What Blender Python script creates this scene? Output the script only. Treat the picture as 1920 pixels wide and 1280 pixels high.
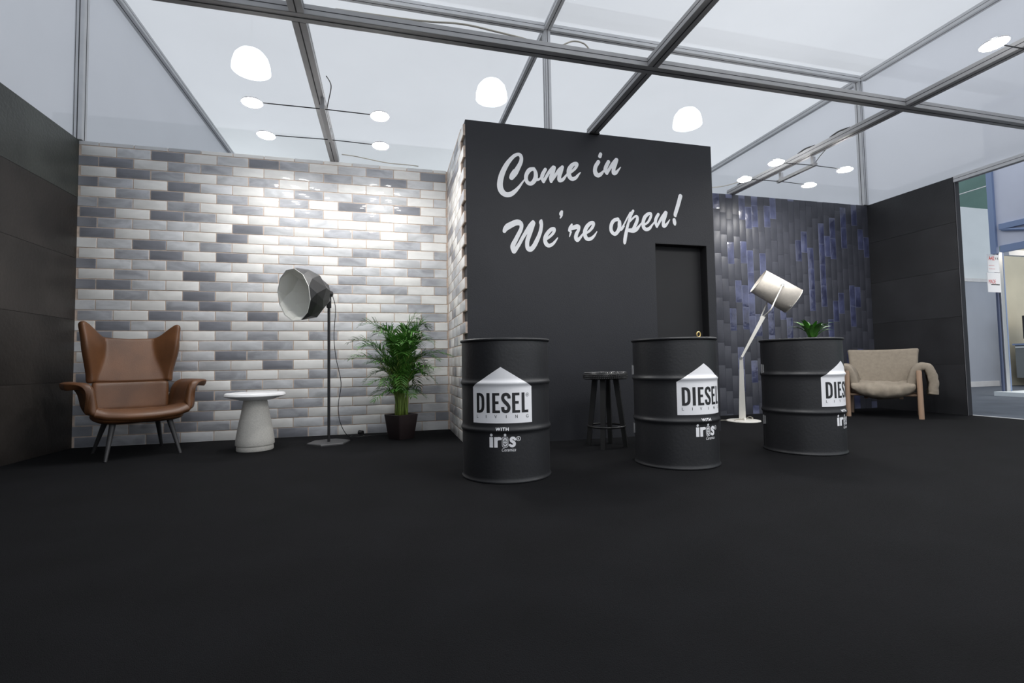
import bpy, bmesh, math, random
from mathutils import Vector, Matrix, noise
random.seed(7)
PI = math.pi
for o in list(bpy.data.objects):
    bpy.data.objects.remove(o, do_unlink=True)
S = bpy.context.scene
COL = S.collection

# ---------------- camera ----------------
def _cam():
    yaw, pitch, roll, f = 0.2534, 0.0467, -0.0170, 909.65
    F = Vector((math.sin(yaw)*math.cos(pitch), math.cos(yaw)*math.cos(pitch), math.sin(pitch)))
    R0 = Vector((math.cos(yaw), -math.sin(yaw), 0)); U0 = R0.cross(F)
    R = R0*math.cos(roll)+U0*math.sin(roll); U = -R0*math.sin(roll)+U0*math.cos(roll)
    cd = bpy.data.cameras.new('camera'); c = bpy.data.objects.new('camera', cd); COL.objects.link(c)
    cd.sensor_width = 36; cd.lens = f/1920*36; cd.clip_start = .05; cd.clip_end = 200
    M = Matrix((R, U, -F)).transposed().to_4x4(); M.translation = (0, 0, .7)
    c.matrix_world = M; S.camera = c
_cam()

# ---------------- light of the hall, with an added fill ----------------
S.view_settings.view_transform = 'Standard'; S.view_settings.look = 'None'
S.view_settings.gamma = 1; S.view_settings.use_curve_mapping = False
S.view_settings.exposure = 0.2
W = bpy.data.worlds.new('hall_ambient'); S.world = W; W.use_nodes = True
bg = W.node_tree.nodes['Background']; bg.inputs[0].default_value = (.86, .90, .95, 1); bg.inputs[1].default_value = WORLD = 1.0
DISC = 195.0
HALL = 15.0      # strength of the hall lamps above the fabric

def area(name, loc, size, energy, col=(1, 1, 1), rot=(0, 0, 0)):
    l = bpy.data.lights.new(name, 'AREA'); l.shape = 'RECTANGLE'; l.size, l.size_y = size; l.energy = energy; l.color = col
    o = bpy.data.objects.new(name, l); COL.objects.link(o); o.location = loc; o.rotation_euler = rot; return o
area('hall_light_over_fabric', (2.0, 7.6, 8.5), (9, 9), 130, (.97, .98, 1))
area('fascia_fill_right', (11.5, 6.5, 6.6), (3, 9), 200, (.97, .98, 1), (0, math.radians(90), 0))  # unseen fill added to brighten the right upper fabric
area('booth_light_next_door', (12.3, 5.2, 2.9), (2.5, 2.5), 60, (1, .9, .75))

# ---------------- helpers ----------------
def material(name, col, rough=.6, metal=0, var=0, scale=8, bump=0, bscale=200, spec=.5, stretch=(1, 1, 1), emit=None, estr=0, rand=0, edge=None, coat=0):
    m = bpy.data.materials.new(name); m.use_nodes = True; nt = m.node_tree; N = nt.nodes; L = nt.links
    b = N['Principled BSDF']; b.inputs['Roughness'].default_value = rough; b.inputs['Metallic'].default_value = metal
    b.inputs['Specular IOR Level'].default_value = spec; b.inputs['Base Color'].default_value = (*col, 1)
    if coat: b.inputs['Coat Weight'].default_value = coat; b.inputs['Coat Roughness'].default_value = .08
    tc = N.new('ShaderNodeTexCoord'); mp = N.new('ShaderNodeMapping'); mp.inputs['Scale'].default_value = stretch
    L.new(tc.outputs['Object'], mp.inputs[0]); out = None
    if rand or var:
        oi = N.new('ShaderNodeObjectInfo'); ad = N.new('ShaderNodeVectorMath'); ad.operation = 'ADD'
        mu = N.new('ShaderNodeMath'); mu.operation = 'MULTIPLY'; mu.inputs[1].default_value = 37.0
        L.new(oi.outputs['Random'], mu.inputs[0]); L.new(mp.outputs[0], ad.inputs[0]); L.new(mu.outputs[0], ad.inputs[1])
    if var:
        n = N.new('ShaderNodeTexNoise'); n.inputs['Scale'].default_value = scale; n.inputs['Detail'].default_value = 4
        L.new(ad.outputs[0], n.inputs['Vector'])
        r = N.new('ShaderNodeValToRGB'); r.color_ramp.elements[0].position = .32; r.color_ramp.elements[1].position = .68
        r.color_ramp.elements[0].color = (*[c*(1-var) for c in col], 1); r.color_ramp.elements[1].color = (*[min(1, c*(1+var)) for c in col], 1)
        L.new(n.outputs[0], r.inputs[0]); out = r.outputs[0]
        if rand:
            h = N.new('ShaderNodeHueSaturation'); mr = N.new('ShaderNodeMapRange'); mr.inputs['To Min'].default_value = 1-rand; mr.inputs['To Max'].default_value = 1+rand
            L.new(oi.outputs['Random'], mr.inputs[0]); L.new(mr.outputs[0], h.inputs['Value']); L.new(out, h.inputs['Color']); out = h.outputs[0]
        L.new(out, b.inputs['Base Color'])
    if bump:
        n2 = N.new('ShaderNodeTexNoise'); n2.inputs['Scale'].default_value = bscale; n2.inputs['Detail'].default_value = 3
        L.new(ad.outputs[0] if (rand or var) else mp.outputs[0], n2.inputs['Vector'])
        bp = N.new('ShaderNodeBump'); bp.inputs['Strength'].default_value = bump; bp.inputs['Distance'].default_value = .01
        L.new(n2.outputs[0], bp.inputs['Height']); L.new(bp.outputs[0], b.inputs['Normal'])
    if emit: b.inputs['Emission Color'].default_value = (*emit, 1); b.inputs['Emission Strength'].default_value = estr
    return m

def link(name, me, parent=None, loc=None, rot=None):
    o = bpy.data.objects.new(name, me); COL.objects.link(o)
    if parent: o.parent = parent
    if loc is not None: o.location = loc
    if rot is not None: o.rotation_euler = rot
    return o
def thing(name, label, cat, loc=(0, 0, 0), rotz=0, group=None):
    o = bpy.data.objects.new(name, None); COL.objects.link(o); o.location = loc; o.rotation_euler = (0, 0, rotz)
    o.empty_display_size = .1
    o['label'] = label; o['category'] = cat
    if group: o['group'] = group
    return o
def tag(o, label, cat, group=None):
    o['label'] = label; o['category'] = cat
    if group: o['group'] = group
    return o
def to_mesh(name, bm, mat, smooth=False):
    bmesh.ops.recalc_face_normals(bm, faces=bm.faces)
    me = bpy.data.meshes.new(name); bm.to_mesh(me); bm.free()
    for m in (mat if isinstance(mat, (list, tuple)) else [mat]): me.materials.append(m)
    if smooth:
        for p in me.polygons: p.use_smooth = True
        if smooth != 'all':
            me.set_sharp_from_angle(angle=math.radians(40))
    return me
def obj(name, bm, mat, parent=None, smooth=False, loc=None, rot=None):
    return link(name, to_mesh(name, bm, mat, smooth), parent, loc, rot)
def struct(o):
    o['kind'] = 'structure'; return o
def box(bm, x0, x1, y0, y1, z0, z1, bev=0, M=None):
    r = bmesh.ops.create_cube(bm, size=1)
    vs = r['verts']
    for v in vs: v.co = Vector(((x0+x1)/2+v.co.x*(x1-x0), (y0+y1)/2+v.co.y*(y1-y0), (z0+z1)/2+v.co.z*(z1-z0)))
    if bev:
        es = list({e for v in vs for e in v.link_edges})
        r2 = bmesh.ops.bevel(bm, geom=es, offset=bev, segments=2, profile=.6, affect='EDGES')
        vs = list({v for f in r2['faces'] for v in f.verts} | {v for v in vs if v.is_valid})
    if M is not None: bmesh.ops.transform(bm, matrix=M, verts=[v for v in vs if v.is_valid])
    return bm
def newbox(*a, **k): return box(bmesh.new(), *a, **k)
def grid(bm, nu, nv, fn):
    vs = [[bm.verts.new(fn(i/(nu-1), j/(nv-1))) for j in range(nv)] for i in range(nu)]
    for i in range(nu-1):
        for j in range(nv-1): bm.faces.new((vs[i][j], vs[i+1][j], vs[i+1][j+1], vs[i][j+1]))
    return vs
def lathe(bm, prof, n=48, M=None):
    rings = []; new = []
    for r, z in prof:
        if r < 1e-6: ring = [bm.verts.new((0, 0, z))]
        else: ring = [bm.verts.new((r*math.cos(2*PI*i/n), r*math.sin(2*PI*i/n), z)) for i in range(n)]
        rings.append(ring); new += ring
    for a, b in zip(rings, rings[1:]):
        for i in range(n):
            j = (i+1) % n
            q = [a[i % len(a)], a[j % len(a)], b[j % len(b)], b[i % len(b)]]
            q2 = [];
            for v in q:
                if v not in q2: q2.append(v)
            if len(q2) > 2: bm.faces.new(q2)
    if M is not None: bmesh.ops.transform(bm, matrix=M, verts=new)
    return bm
def tube(bm, pts, rad, n=10, cap=True, closed=False):
    pts = [Vector(p) for p in pts]; k = len(pts)
    rs = rad if isinstance(rad, (list, tuple)) else [rad]*k
    prev = None; rings = []
    for i, p in enumerate(pts):
        if closed: t = (pts[(i+1) % k]-pts[i-1])
        else: t = (pts[min(i+1, k-1)]-pts[max(i-1, 0)])
        t.normalize()
        if prev is None:
            a = Vector((0, 0, 1)) if abs(t.z) < .9 else Vector((1, 0, 0)); u = t.cross(a).normalized()
        else: u = (prev-t*prev.dot(t)).normalized()
        prev = u; w = t.cross(u)
        rings.append([bm.verts.new(p+(u*math.cos(2*PI*j/n)+w*math.sin(2*PI*j/n))*rs[i]) for j in range(n)])
    pr = list(zip(rings, rings[1:]))+([(rings[-1], rings[0])] if closed else [])
    for a, b in pr:
        for j in range(n): bm.faces.new((a[j], a[(j+1) % n], b[(j+1) % n], b[j]))
    if cap and not closed: bm.faces.new(rings[0][::-1]); bm.faces.new(rings[-1])
    return bm
def catmull(P, k=6):
    out = []
    for i in range(len(P)-1):
        p0, p1, p2, p3 = P[max(i-1, 0)], P[i], P[i+1], P[min(i+2, len(P)-1)]
        for s in range(k):
            t = s/k
            out.append(tuple(.5*((2*b)+(-a+c)*t+(2*a-5*b+4*c-d)*t*t+(-a+3*b-3*c+d)*t**3) for a, b, c, d in zip(p0, p1, p2, p3)))
    out.append(tuple(P[-1])); return out
def mod_subsurf(o, lv=2):
    m = o.modifiers.new('subsurf', 'SUBSURF'); m.levels = lv; m.render_levels = lv; return o
def mod_solid(o, t, off=-1):
    m = o.modifiers.new('solidify', 'SOLIDIFY'); m.thickness = t; m.offset = off; return o
def ribbon(bm, pts, mp, k=5, depth=0.0, cap=True):
    """variable width stroke; pts (x, y, halfwidth) -> mp(x, y, d)"""
    q = catmull(pts, k) if len(pts) > 2 else pts
    L, R = [], []
    for i, (x, y, w) in enumerate(q):
        a = q[max(i-1, 0)]; b = q[min(i+1, len(q)-1)]
        dx, dy = b[0]-a[0], b[1]-a[1]; n = math.hypot(dx, dy) or 1; nx, ny = -dy/n, dx/n
        L.append(bm.verts.new(mp(x+nx*w, y+ny*w, depth))); R.append(bm.verts.new(mp(x-nx*w, y-ny*w, depth)))
    for i in range(len(q)-1):
        bm.faces.new((L[i], R[i], R[i+1], L[i+1]))
        # round joint
    if cap:
        for (x, y, w) in q[::max(1, k//2)]+[q[-1]]:
            if w > 0: bm.faces.new([bm.verts.new(mp(x+w*math.cos(t*PI/8), y+w*math.sin(t*PI/8), depth)) for t in range(16)])
    return bm

import numpy as np
def sdf_mesh(shapes, step, off=0.0):
    """one flat outline for any union of strokes, discs and boxes; x right, z up, y = off"""
    segs = []; boxes = []
    for s in shapes:
        if s[0] == 'box': boxes.append(s[1:]); continue
        q = catmull([tuple(p) for p in s[1]], s[2]) if len(s[1]) > 2 and s[2] > 1 else [tuple(p) for p in s[1]]
        segs += list(zip(q, q[1:])) if len(q) > 1 else [(q[0], q[0])]
    xs = [c for a, b in segs for c in (a[0]-a[2], a[0]+a[2], b[0]-b[2], b[0]+b[2])]+[c for b in boxes for c in b[:2]]
    zs = [c for a, b in segs for c in (a[1]-a[2], a[1]+a[2], b[1]-b[2], b[1]+b[2])]+[c for b in boxes for c in b[2:]]
    x0, x1, z0, z1 = min(xs)-2*step, max(xs)+2*step, min(zs)-2*step, max(zs)+2*step
    nx, nz = int((x1-x0)/step)+2, int((z1-z0)/step)+2
    X, Z = np.meshgrid(x0+step*np.arange(nx), z0+step*np.arange(nz), indexing='ij'); F = np.full(X.shape, 1e9)
    for a, b in segs:
        dx, dz = b[0]-a[0], b[1]-a[1]; L2 = dx*dx+dz*dz
        t = np.clip(((X-a[0])*dx+(Z-a[1])*dz)/L2, 0, 1) if L2 > 1e-14 else np.zeros_like(X)
        F = np.minimum(F, np.hypot(X-a[0]-t*dx, Z-a[1]-t*dz)-(a[2]+(b[2]-a[2])*t))
    for bx0, bx1, bz0, bz1 in boxes:
        F = np.minimum(F, np.maximum(np.abs(X-(bx0+bx1)/2)-(bx1-bx0)/2, np.abs(Z-(bz0+bz1)/2)-(bz1-bz0)/2))
    bm = bmesh.new(); vc = {}
    def vert(key, x, z):
        if key not in vc: vc[key] = bm.verts.new((x, off, z))
        return vc[key]
    def cross(i, j, k, l):
        f0, f1 = F[i, j], F[k, l]; t = f0/(f0-f1); key = ('e', i, j, k, l) if (i, j) < (k, l) else ('e', k, l, i, j)
        return vert(key, X[i, j]+t*(X[k, l]-X[i, j]), Z[i, j]+t*(Z[k, l]-Z[i, j]))
    I = F < 0; cells = I[:-1, :-1] | I[1:, :-1] | I[:-1, 1:] | I[1:, 1:]
    for i, j in zip(*np.nonzero(cells)):
        i, j = int(i), int(j)
        c = [(i, j), (i+1, j), (i+1, j+1), (i, j+1)]; ins = [bool(I[p]) for p in c]; poly = []
        for k in range(4):
            a, b = c[k], c[(k+1) % 4]
            if ins[k]: poly.append(vert(a, X[a], Z[a]))
            if ins[k] != ins[(k+1) % 4]: poly.append(cross(*a, *b))
        q = []
        for v in poly:
            if v not in q: q.append(v)
        if len(q) > 2:
            try: bm.faces.new(q)
            except ValueError: pass
    return bm
def pillow(bm, cx, cy, cz, hx, hy, hz, e=.35, n=22, m=14, wob=0.0, seed=0, M4=None, puff=0.0):
    vs = []
    def sp(c, p): return math.copysign(abs(c)**p, c)
    for j in range(m+1):
        ph = -PI/2+PI*j/m
        for i in range(n):
            th = 2*PI*i/n; x = sp(math.cos(ph), e)*sp(math.cos(th), e); y = sp(math.cos(ph), e)*sp(math.sin(th), e); z = sp(math.sin(ph), .8)
            k = 1+puff*(1-x*x)*(1-y*y)
            p = Vector((cx+hx*x, cy+hy*y, cz+hz*z*k)); nn = noise.noise(Vector((p.x*9+seed, p.y*9, p.z*9)))*wob; p += Vector((x, y, z))*nn
            vs.append(bm.verts.new(p))
    for j in range(m):
        for i in range(n):
            a, b, c, d = vs[j*n+i], vs[j*n+(i+1) % n], vs[(j+1)*n+(i+1) % n], vs[(j+1)*n+i]
            bm.faces.new((a, b, c, d))
    bmesh.ops.remove_doubles(bm, verts=vs, dist=1e-5)
    if M4 is not None: bmesh.ops.transform(bm, matrix=M4, verts=bm.verts)
    return bm
# ---------------- dimensions ----------------
D, XL, XR, Y1, YE = 5.359, -2.801, 6.674, 4.182, 4.263
XB0, XB1, ZT, ZU, YA = .664, 3.210, 2.882, 4.718, 3.161
BR, BW = .0979, .2867
XM = 1.883

# ---------------- materials ----------------
M = {}
M['carpet'] = material('carpet_black', (.0058, .0060, .0072), .95, var=.18, scale=3.5, bump=.6, bscale=420, spec=.15)
M['hall_carpet'] = material('carpet_blue_grey', (.10, .115, .14), .95, var=.12, scale=3, bump=.4, bscale=300, spec=.15)
M['black_paint'] = material('black_paint', (.0215, .0225, .0275), .55, var=.06, scale=3, bump=.12, bscale=90, spec=.35)
M['niche_paint'] = material('niche_black', (.022, .022, .024), .6, var=.06, scale=3, spec=.3)
M['slab_left'] = material('slab_rust_black', (.028, .024, .0215), .45, var=.35, scale=2.2, bump=.25, bscale=34, spec=.4, rand=.15)
M['slab_green'] = material('slab_patina', (.044, .048, .043), .45, var=.3, scale=2.4, bump=.35, bscale=40, spec=.45, rand=.1)
M['slab_right'] = material('slab_charcoal', (.021, .0215, .024), .5, var=.22, scale=2.5, bump=.2, bscale=50, spec=.35, rand=.12)
M['grout'] = material('grout_tan', (.54, .44, .37), .9, var=.15, scale=30)
M['grout_dark'] = material('grout_slate', (.03, .032, .042), .8)
M['grout_blue'] = material('grout_blue_grey', (.075, .08, .105), .6)
M['fascia'] = None
def fabric(name, col, tr):
    m = bpy.data.materials.new(name); m.use_nodes = True; nt = m.node_tree; N = nt.nodes; L = nt.links
    N.remove(N['Principled BSDF']); o = N['Material Output']
    d = N.new('ShaderNodeBsdfDiffuse'); t = N.new('ShaderNodeBsdfTranslucent'); p = N.new('ShaderNodeBsdfTransparent')
    tc = N.new('ShaderNodeTexCoord'); n = N.new('ShaderNodeTexNoise'); n.inputs['Scale'].default_value = .9; n.inputs['Detail'].default_value = 5
    r = N.new('ShaderNodeValToRGB'); r.color_ramp.elements[0].color = (*[c*.93 for c in col], 1); r.color_ramp.elements[1].color = (*[min(1, c*1.04) for c in col], 1)
    L.new(tc.outputs['Object'], n.inputs[0]); L.new(n.outputs[0], r.inputs[0]); L.new(r.outputs[0], d.inputs[0]); L.new(r.outputs[0], t.inputs[0])
    p.inputs[0].default_value = (.93, .96, 1, 1)
    a = N.new('ShaderNodeMixShader'); a.inputs[0].default_value = .55; L.new(d.outputs[0], a.inputs[1]); L.new(t.outputs[0], a.inputs[2])
    b = N.new('ShaderNodeMixShader'); b.inputs[0].default_value = tr; L.new(a.outputs[0], b.inputs[1]); L.new(p.outputs[0], b.inputs[2])
    L.new(b.outputs[0], o.inputs[0]); return m
M['fabric'] = fabric('stretched_fabric', (.73, .74, .76), .10)
M['fascia_fabric'] = fabric('fascia_fabric', (.66, .675, .715), .04)
M['alu'] = material('aluminium_grey', (.40, .40, .41), .45, .2, var=.05, scale=6)
M['alu_light'] = material('aluminium_pale', (.58, .59, .61), .5, .1, var=.05, scale=6)
M['groove'] = material('groove_dark', (.03, .03, .035), .7)
M['black_metal'] = material('black_metal', (.025, .025, .027), .5, .2, spec=.4)
M['cable'] = material('black_cable', (.015, .015, .016), .5)
M['cable_pale'] = material('pale_cable', (.45, .42, .36), .5)
M['white_vinyl'] = material('white_vinyl', (.93, .93, .95), .5, spec=.3)
M['lamp_glow'] = material('lamp_glow', (1, 1, 1), .5, emit=(1, .985, .96), estr=DISC)
M['hall_glow'] = material('hall_lamp_glow', (1, 1, 1), .5, emit=(.93, 1, .99), estr=HALL)
M['groove_grey'] = material('edge_strip_grey', (.16, .16, .17), .5)
M['steel'] = material('brushed_steel', (.55, .55, .56), .3, .8)

# ---------------- floors ----------------
fl = struct(obj('floor', newbox(XL-.1, XR+.09, -3, 12.6, -.05, 0), M['carpet']))
fc = struct(obj('floor_corridor', newbox(-14, 34, -9, 26, -.12, -.052), M['hall_carpet']))
fc2 = struct(obj('floor_hall', newbox(XR+.092, 33, -8.5, 25, -.05, -.004), M['hall_carpet']))
tr = struct(obj('trim_1', newbox(XR+.068, XR+.098, -3, YE+.0, -.04, .004, .002), M['alu_light']))

# ---------------- bricks ----------------
def brick_mat(name, col, vari, edge):
    m = bpy.data.materials.new(name); m.use_nodes = True; nt = m.node_tree; N = nt.nodes; L = nt.links
    b = N['Principled BSDF']; b.inputs['Specular IOR Level'].default_value = .5
    b.inputs['Coat Weight'].default_value = .6; b.inputs['Coat Roughness'].default_value = .07
    tc = N.new('ShaderNodeTexCoord'); oi = N.new('ShaderNodeObjectInfo')
    mu = N.new('ShaderNodeMath'); mu.operation = 'MULTIPLY'; mu.inputs[1].default_value = 53.0
    ad = N.new('ShaderNodeVectorMath'); ad.operation = 'ADD'
    mp = N.new('ShaderNodeMapping'); mp.inputs['Scale'].default_value = (5, 5, 12)
    L.new(oi.outputs['Random'], mu.inputs[0]); L.new(tc.outputs['Object'], mp.inputs[0]); L.new(mp.outputs[0], ad.inputs[0]); L.new(mu.outputs[0], ad.inputs[1])
    n = N.new('ShaderNodeTexNoise'); n.inputs['Scale'].default_value = 1.0; n.inputs['Detail'].default_value = 5; n.inputs['Distortion'].default_value = .6
    L.new(ad.outputs[0], n.inputs[0])
    r = N.new('ShaderNodeValToRGB'); e = r.color_ramp.elements
    e[0].position = .33; e[0].color = (*[c*(1-vari) for c in col], 1); e[1].position = .66; e[1].color = (*[min(1, c*(1+vari*.7)) for c in col], 1)
    L.new(n.outputs[0], r.inputs[0])
    # paler glaze towards the edges of the tile
    sp = N.new('ShaderNodeSeparateXYZ'); L.new(tc.outputs['Generated'], sp.inputs[0])
    def edgef(sock, w):
        s = N.new('ShaderNodeMath'); s.operation = 'SUBTRACT'; s.inputs[1].default_value = .5; L.new(sock, s.inputs[0])
        a = N.new('ShaderNodeMath'); a.operation = 'ABSOLUTE'; L.new(s.outputs[0], a.inputs[0])
        g = N.new('ShaderNodeMapRange'); g.inputs['From Min'].default_value = .5-w; g.inputs['From Max'].default_value = .5; L.new(a.outputs[0], g.inputs[0]); return g.outputs[0]
    mx = N.new('ShaderNodeMath'); mx.operation = 'MAXIMUM'; L.new(edgef(sp.outputs[0], .035), mx.inputs[0]); L.new(edgef(sp.outputs[2], .1), mx.inputs[1])
    k = N.new('ShaderNodeMath'); k.operation = 'MULTIPLY'; k.inputs[1].default_value = .55; L.new(mx.outputs[0], k.inputs[0])
    mix = N.new('ShaderNodeMix'); mix.data_type = 'RGBA'; mix.inputs['B'].default_value = (*edge, 1)
    L.new(k.outputs[0], mix.inputs['Factor']); L.new(r.outputs[0], mix.inputs['A'])
    h = N.new('ShaderNodeHueSaturation'); mr = N.new('ShaderNodeMapRange'); mr.inputs['To Min'].default_value = .9; mr.inputs['To Max'].default_value = 1.08
    L.new(oi.outputs['Random'], mr.inputs[0]); L.new(mr.outputs[0], h.inputs['Value']); L.new(mix.outputs['Result'], h.inputs['Color']); L.new(h.outputs[0], b.inputs['Base Color'])
    b.inputs['Roughness'].default_value = .5
    n2 = N.new('ShaderNodeTexNoise'); n2.inputs['Scale'].default_value = 15; n2.inputs['Detail'].default_value = 4
    v = N.new('ShaderNodeVectorMath'); v.operation = 'ADD'; L.new(tc.outputs['Object'], v.inputs[0]); L.new(mu.outputs[0], v.inputs[1]); L.new(v.outputs[0], n2.inputs[0])
    bp = N.new('ShaderNodeBump'); bp.inputs['Strength'].default_value = .10; bp.inputs['Distance'].default_value = .003
    L.new(n2.outputs[0], bp.inputs['Height']); L.new(bp.outputs[0], b.inputs['Normal']); L.new(bp.outputs[0], b.inputs['Coat Normal'])
    return m
BM = {'W': brick_mat('glazed_brick_cream', (.73, .725, .71), .09, (.83, .825, .81)),
      'L': brick_mat('glazed_brick_pale_grey', (.54, .55, .57), .20, (.68, .685, .69)),
      'M': brick_mat('glazed_brick_grey', (.37, .38, .41), .28, (.58, .59, .61)),
      'D': brick_mat('glazed_brick_slate', (.19, .197, .225), .15, (.33, .34, .37))}
GAP = .0088
def brick_mesh(wid, hei, k):
    bm = newbox(-wid/2, wid/2, 0, .02, -hei/2, hei/2, .0022)
    return to_mesh('brick', bm, BM[k], 'sharp')
_bc = {}
def bmesh_for(wid, hei, k):
    key = (round(wid, 3), round(hei, 3), k)
    if key not in _bc: _bc[key] = brick_mesh(wid, hei, k)
    return _bc[key]
ROWS = """LLLMWWWLWLWLW
WLDWLDMWLMWD
DDWMMWWLMLDLW
WDMWLMWLWWLW
DMWDLWLMLMLWL
WMDWMWMWDLDW
MMWMWMWMWMWWL
DWDMWWMLWWLM
DMLLWDLWMMWLW
DWLWDWLLWWMW
WLDLMWWLLMMWM
WMDWDWLWMWLL
DLLMLWLMWLLML
WMWDWMLWMLWM
DDLWMLWLMLMWM
WMWDWWMWLWLW
LLWMDLWLWWLMW
MWDLLDWLMWWM
WDLWDWLWLLLMW
DWMWLMWMWLWM
LMDWLLMWWLMLW
WLMLDMWMWMLD
MWWMLWDWLMWWL
DLMWMWWMLWMW
MWLDWMLMWLLWL
LMWDMWWLMLMM
DLDWMDLMWWLWM
MLMDWLMWLWML
DLMDMLWLMWLMD
DMDLWMDMWMLL"""
ROWS = ROWS.split('\n')
back = struct(obj('wall_back_left', newbox(XL-.1, XB0+.05, D+.002, D+.1, -.04, ZT-.012), M['grout']))
cand = []
for ri, row in enumerate(ROWS):
    z1 = ZT-.004 if ri == 0 else (30-ri)*BR-GAP/2
    z0 = 29*BR+GAP/2 if ri == 0 else (29-ri)*BR+GAP/2
    half = (ri % 2 == 0)
    if ri == 29: z0 = .001
    edges = [XL+.0]+[XL+.016+BW/2+i*BW for i in range(12)]+[XB0-.004] if half else [XL+.016+i*BW for i in range(12)]+[XB0-.012]
    for i, c in enumerate(row):
        if i+1 >= len(edges): break
        cand.append((edges[i]+GAP/2*(i > 0 or not half), edges[i+1]-GAP/2, z0, z1, c))
def keyf(q):
    area_ = (q[1]-q[0])*(q[3]-q[2]); return area_/(1+.12*abs((q[0]+q[1])/2+2.2))
cand.sort(key=keyf, reverse=True)
rest = {k: bmesh.new() for k in 'WLMD'}
restbm = bmesh.new(); rm = ['W', 'L', 'M', 'D']
for n, (x0, x1, z0, z1, c) in enumerate(cand):
    if n < 299:
        o = link('brick', bmesh_for(x1-x0, z1-z0, c), back, ((x0+x1)/2, D-.002+random.uniform(-.0012, .0012), (z0+z1)/2),
                 (math.radians(random.gauss(0, .22)), 0, math.radians(random.gauss(0, .22))))
    else:
        tb = newbox(x0, x1, D-.002, D+.018, z0, z1, .0022)
        for f in tb.faces: f.material_index = rm.index(c)
        tme = bpy.data.meshes.new('t'); tb.to_mesh(tme); tb.free(); restbm.from_mesh(tme); bpy.data.meshes.remove(tme)
o = obj('brick_remainder', restbm, [BM[k] for k in rm], back); o['kind'] = 'stuff'

# ---------------- the black room in the middle ----------------
NX0, NX1, NZ, NY = 2.540, 3.121, 1.857, 4.285
bm = bmesh.new()
box(bm, XB0+.022, NX0, Y1, Y1+.12, -.04, ZT); box(bm, NX1, XB1, Y1, Y1+.12, -.04, ZT); box(bm, NX0, NX1, Y1, Y1+.12, NZ, ZT)
box(bm, XB0+.022, XB0+.1, Y1+.12, D+.02, -.04, ZT); box(bm, XB1-.08, XB1, Y1+.12, D+.02, -.04, ZT)
box(bm, XB0+.1, XB1-.08, D-.06, D+.02, -.04, ZT); box(bm, XB0+.1, XB1-.08, Y1+.12, D-.06, ZT-.06, ZT-.01)
mid = struct(obj('wall_middle', bm, M['black_paint']))
dr = struct(thing('door_1', '', '')); del dr['label']; del dr['category']
obj('door_leaf', newbox(NX0-.0, NX1, NY, NY+.035, .012, NZ, .002), M['niche_paint'], dr)
bm = newbox(NX0, NX0+.004, Y1+.001, NY, .0, NZ-.004); box(bm, NX1-.004, NX1, Y1+.001, NY, .0, NZ-.004); box(bm, NX0, NX1, Y1+.001, NY, NZ-.004, NZ)
obj('door_lining', bm, M['niche_paint'], dr)
# brick cladding of the side towards the left bay
gr = obj('grout_bed', newbox(XB0+.003, XB0+.0215, Y1+.1434+.002, D, 0, ZT-.02), M['grout'], mid)
for ri in range(29):
    z0, z1 = (28-ri)*BR+GAP/2, (29-ri)*BR-GAP/2
    if ri == 28: z0 = .002
    ys = []
    if ri % 2 == 0: ys = [(D-.012-(i+1)*BW+GAP/2, D-.012-i*BW-GAP/2) for i in range(4)]; ys[3] = (Y1+.004, ys[3][1])
    else: ys = [(D-.012-BW/2+GAP/2, D-.014)]+[(D-.012-BW/2-(i+1)*BW+GAP/2, D-.012-BW/2-i*BW-GAP/2) for i in range(3)]
    for y0, y1 in ys:
        c = random.choices('WLMD', (50, 26, 16, 8))[0]
        link('brick', bmesh_for(y1-y0, z1-z0, c), mid, (XB0-.0 + random.uniform(0, .001), (y0+y1)/2, (z0+z1)/2), (0, math.radians(random.gauss(0, .15)), -PI/2+math.radians(random.gauss(0, .15))))
    # grout face of the projecting bricks
    if ri % 2 == 0:
        obj('grout_return', newbox(XB0+.004, XB0+.0215, Y1+.002, Y1+.1454, z0-.006, z1+.006), M['grout'], mid)

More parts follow.
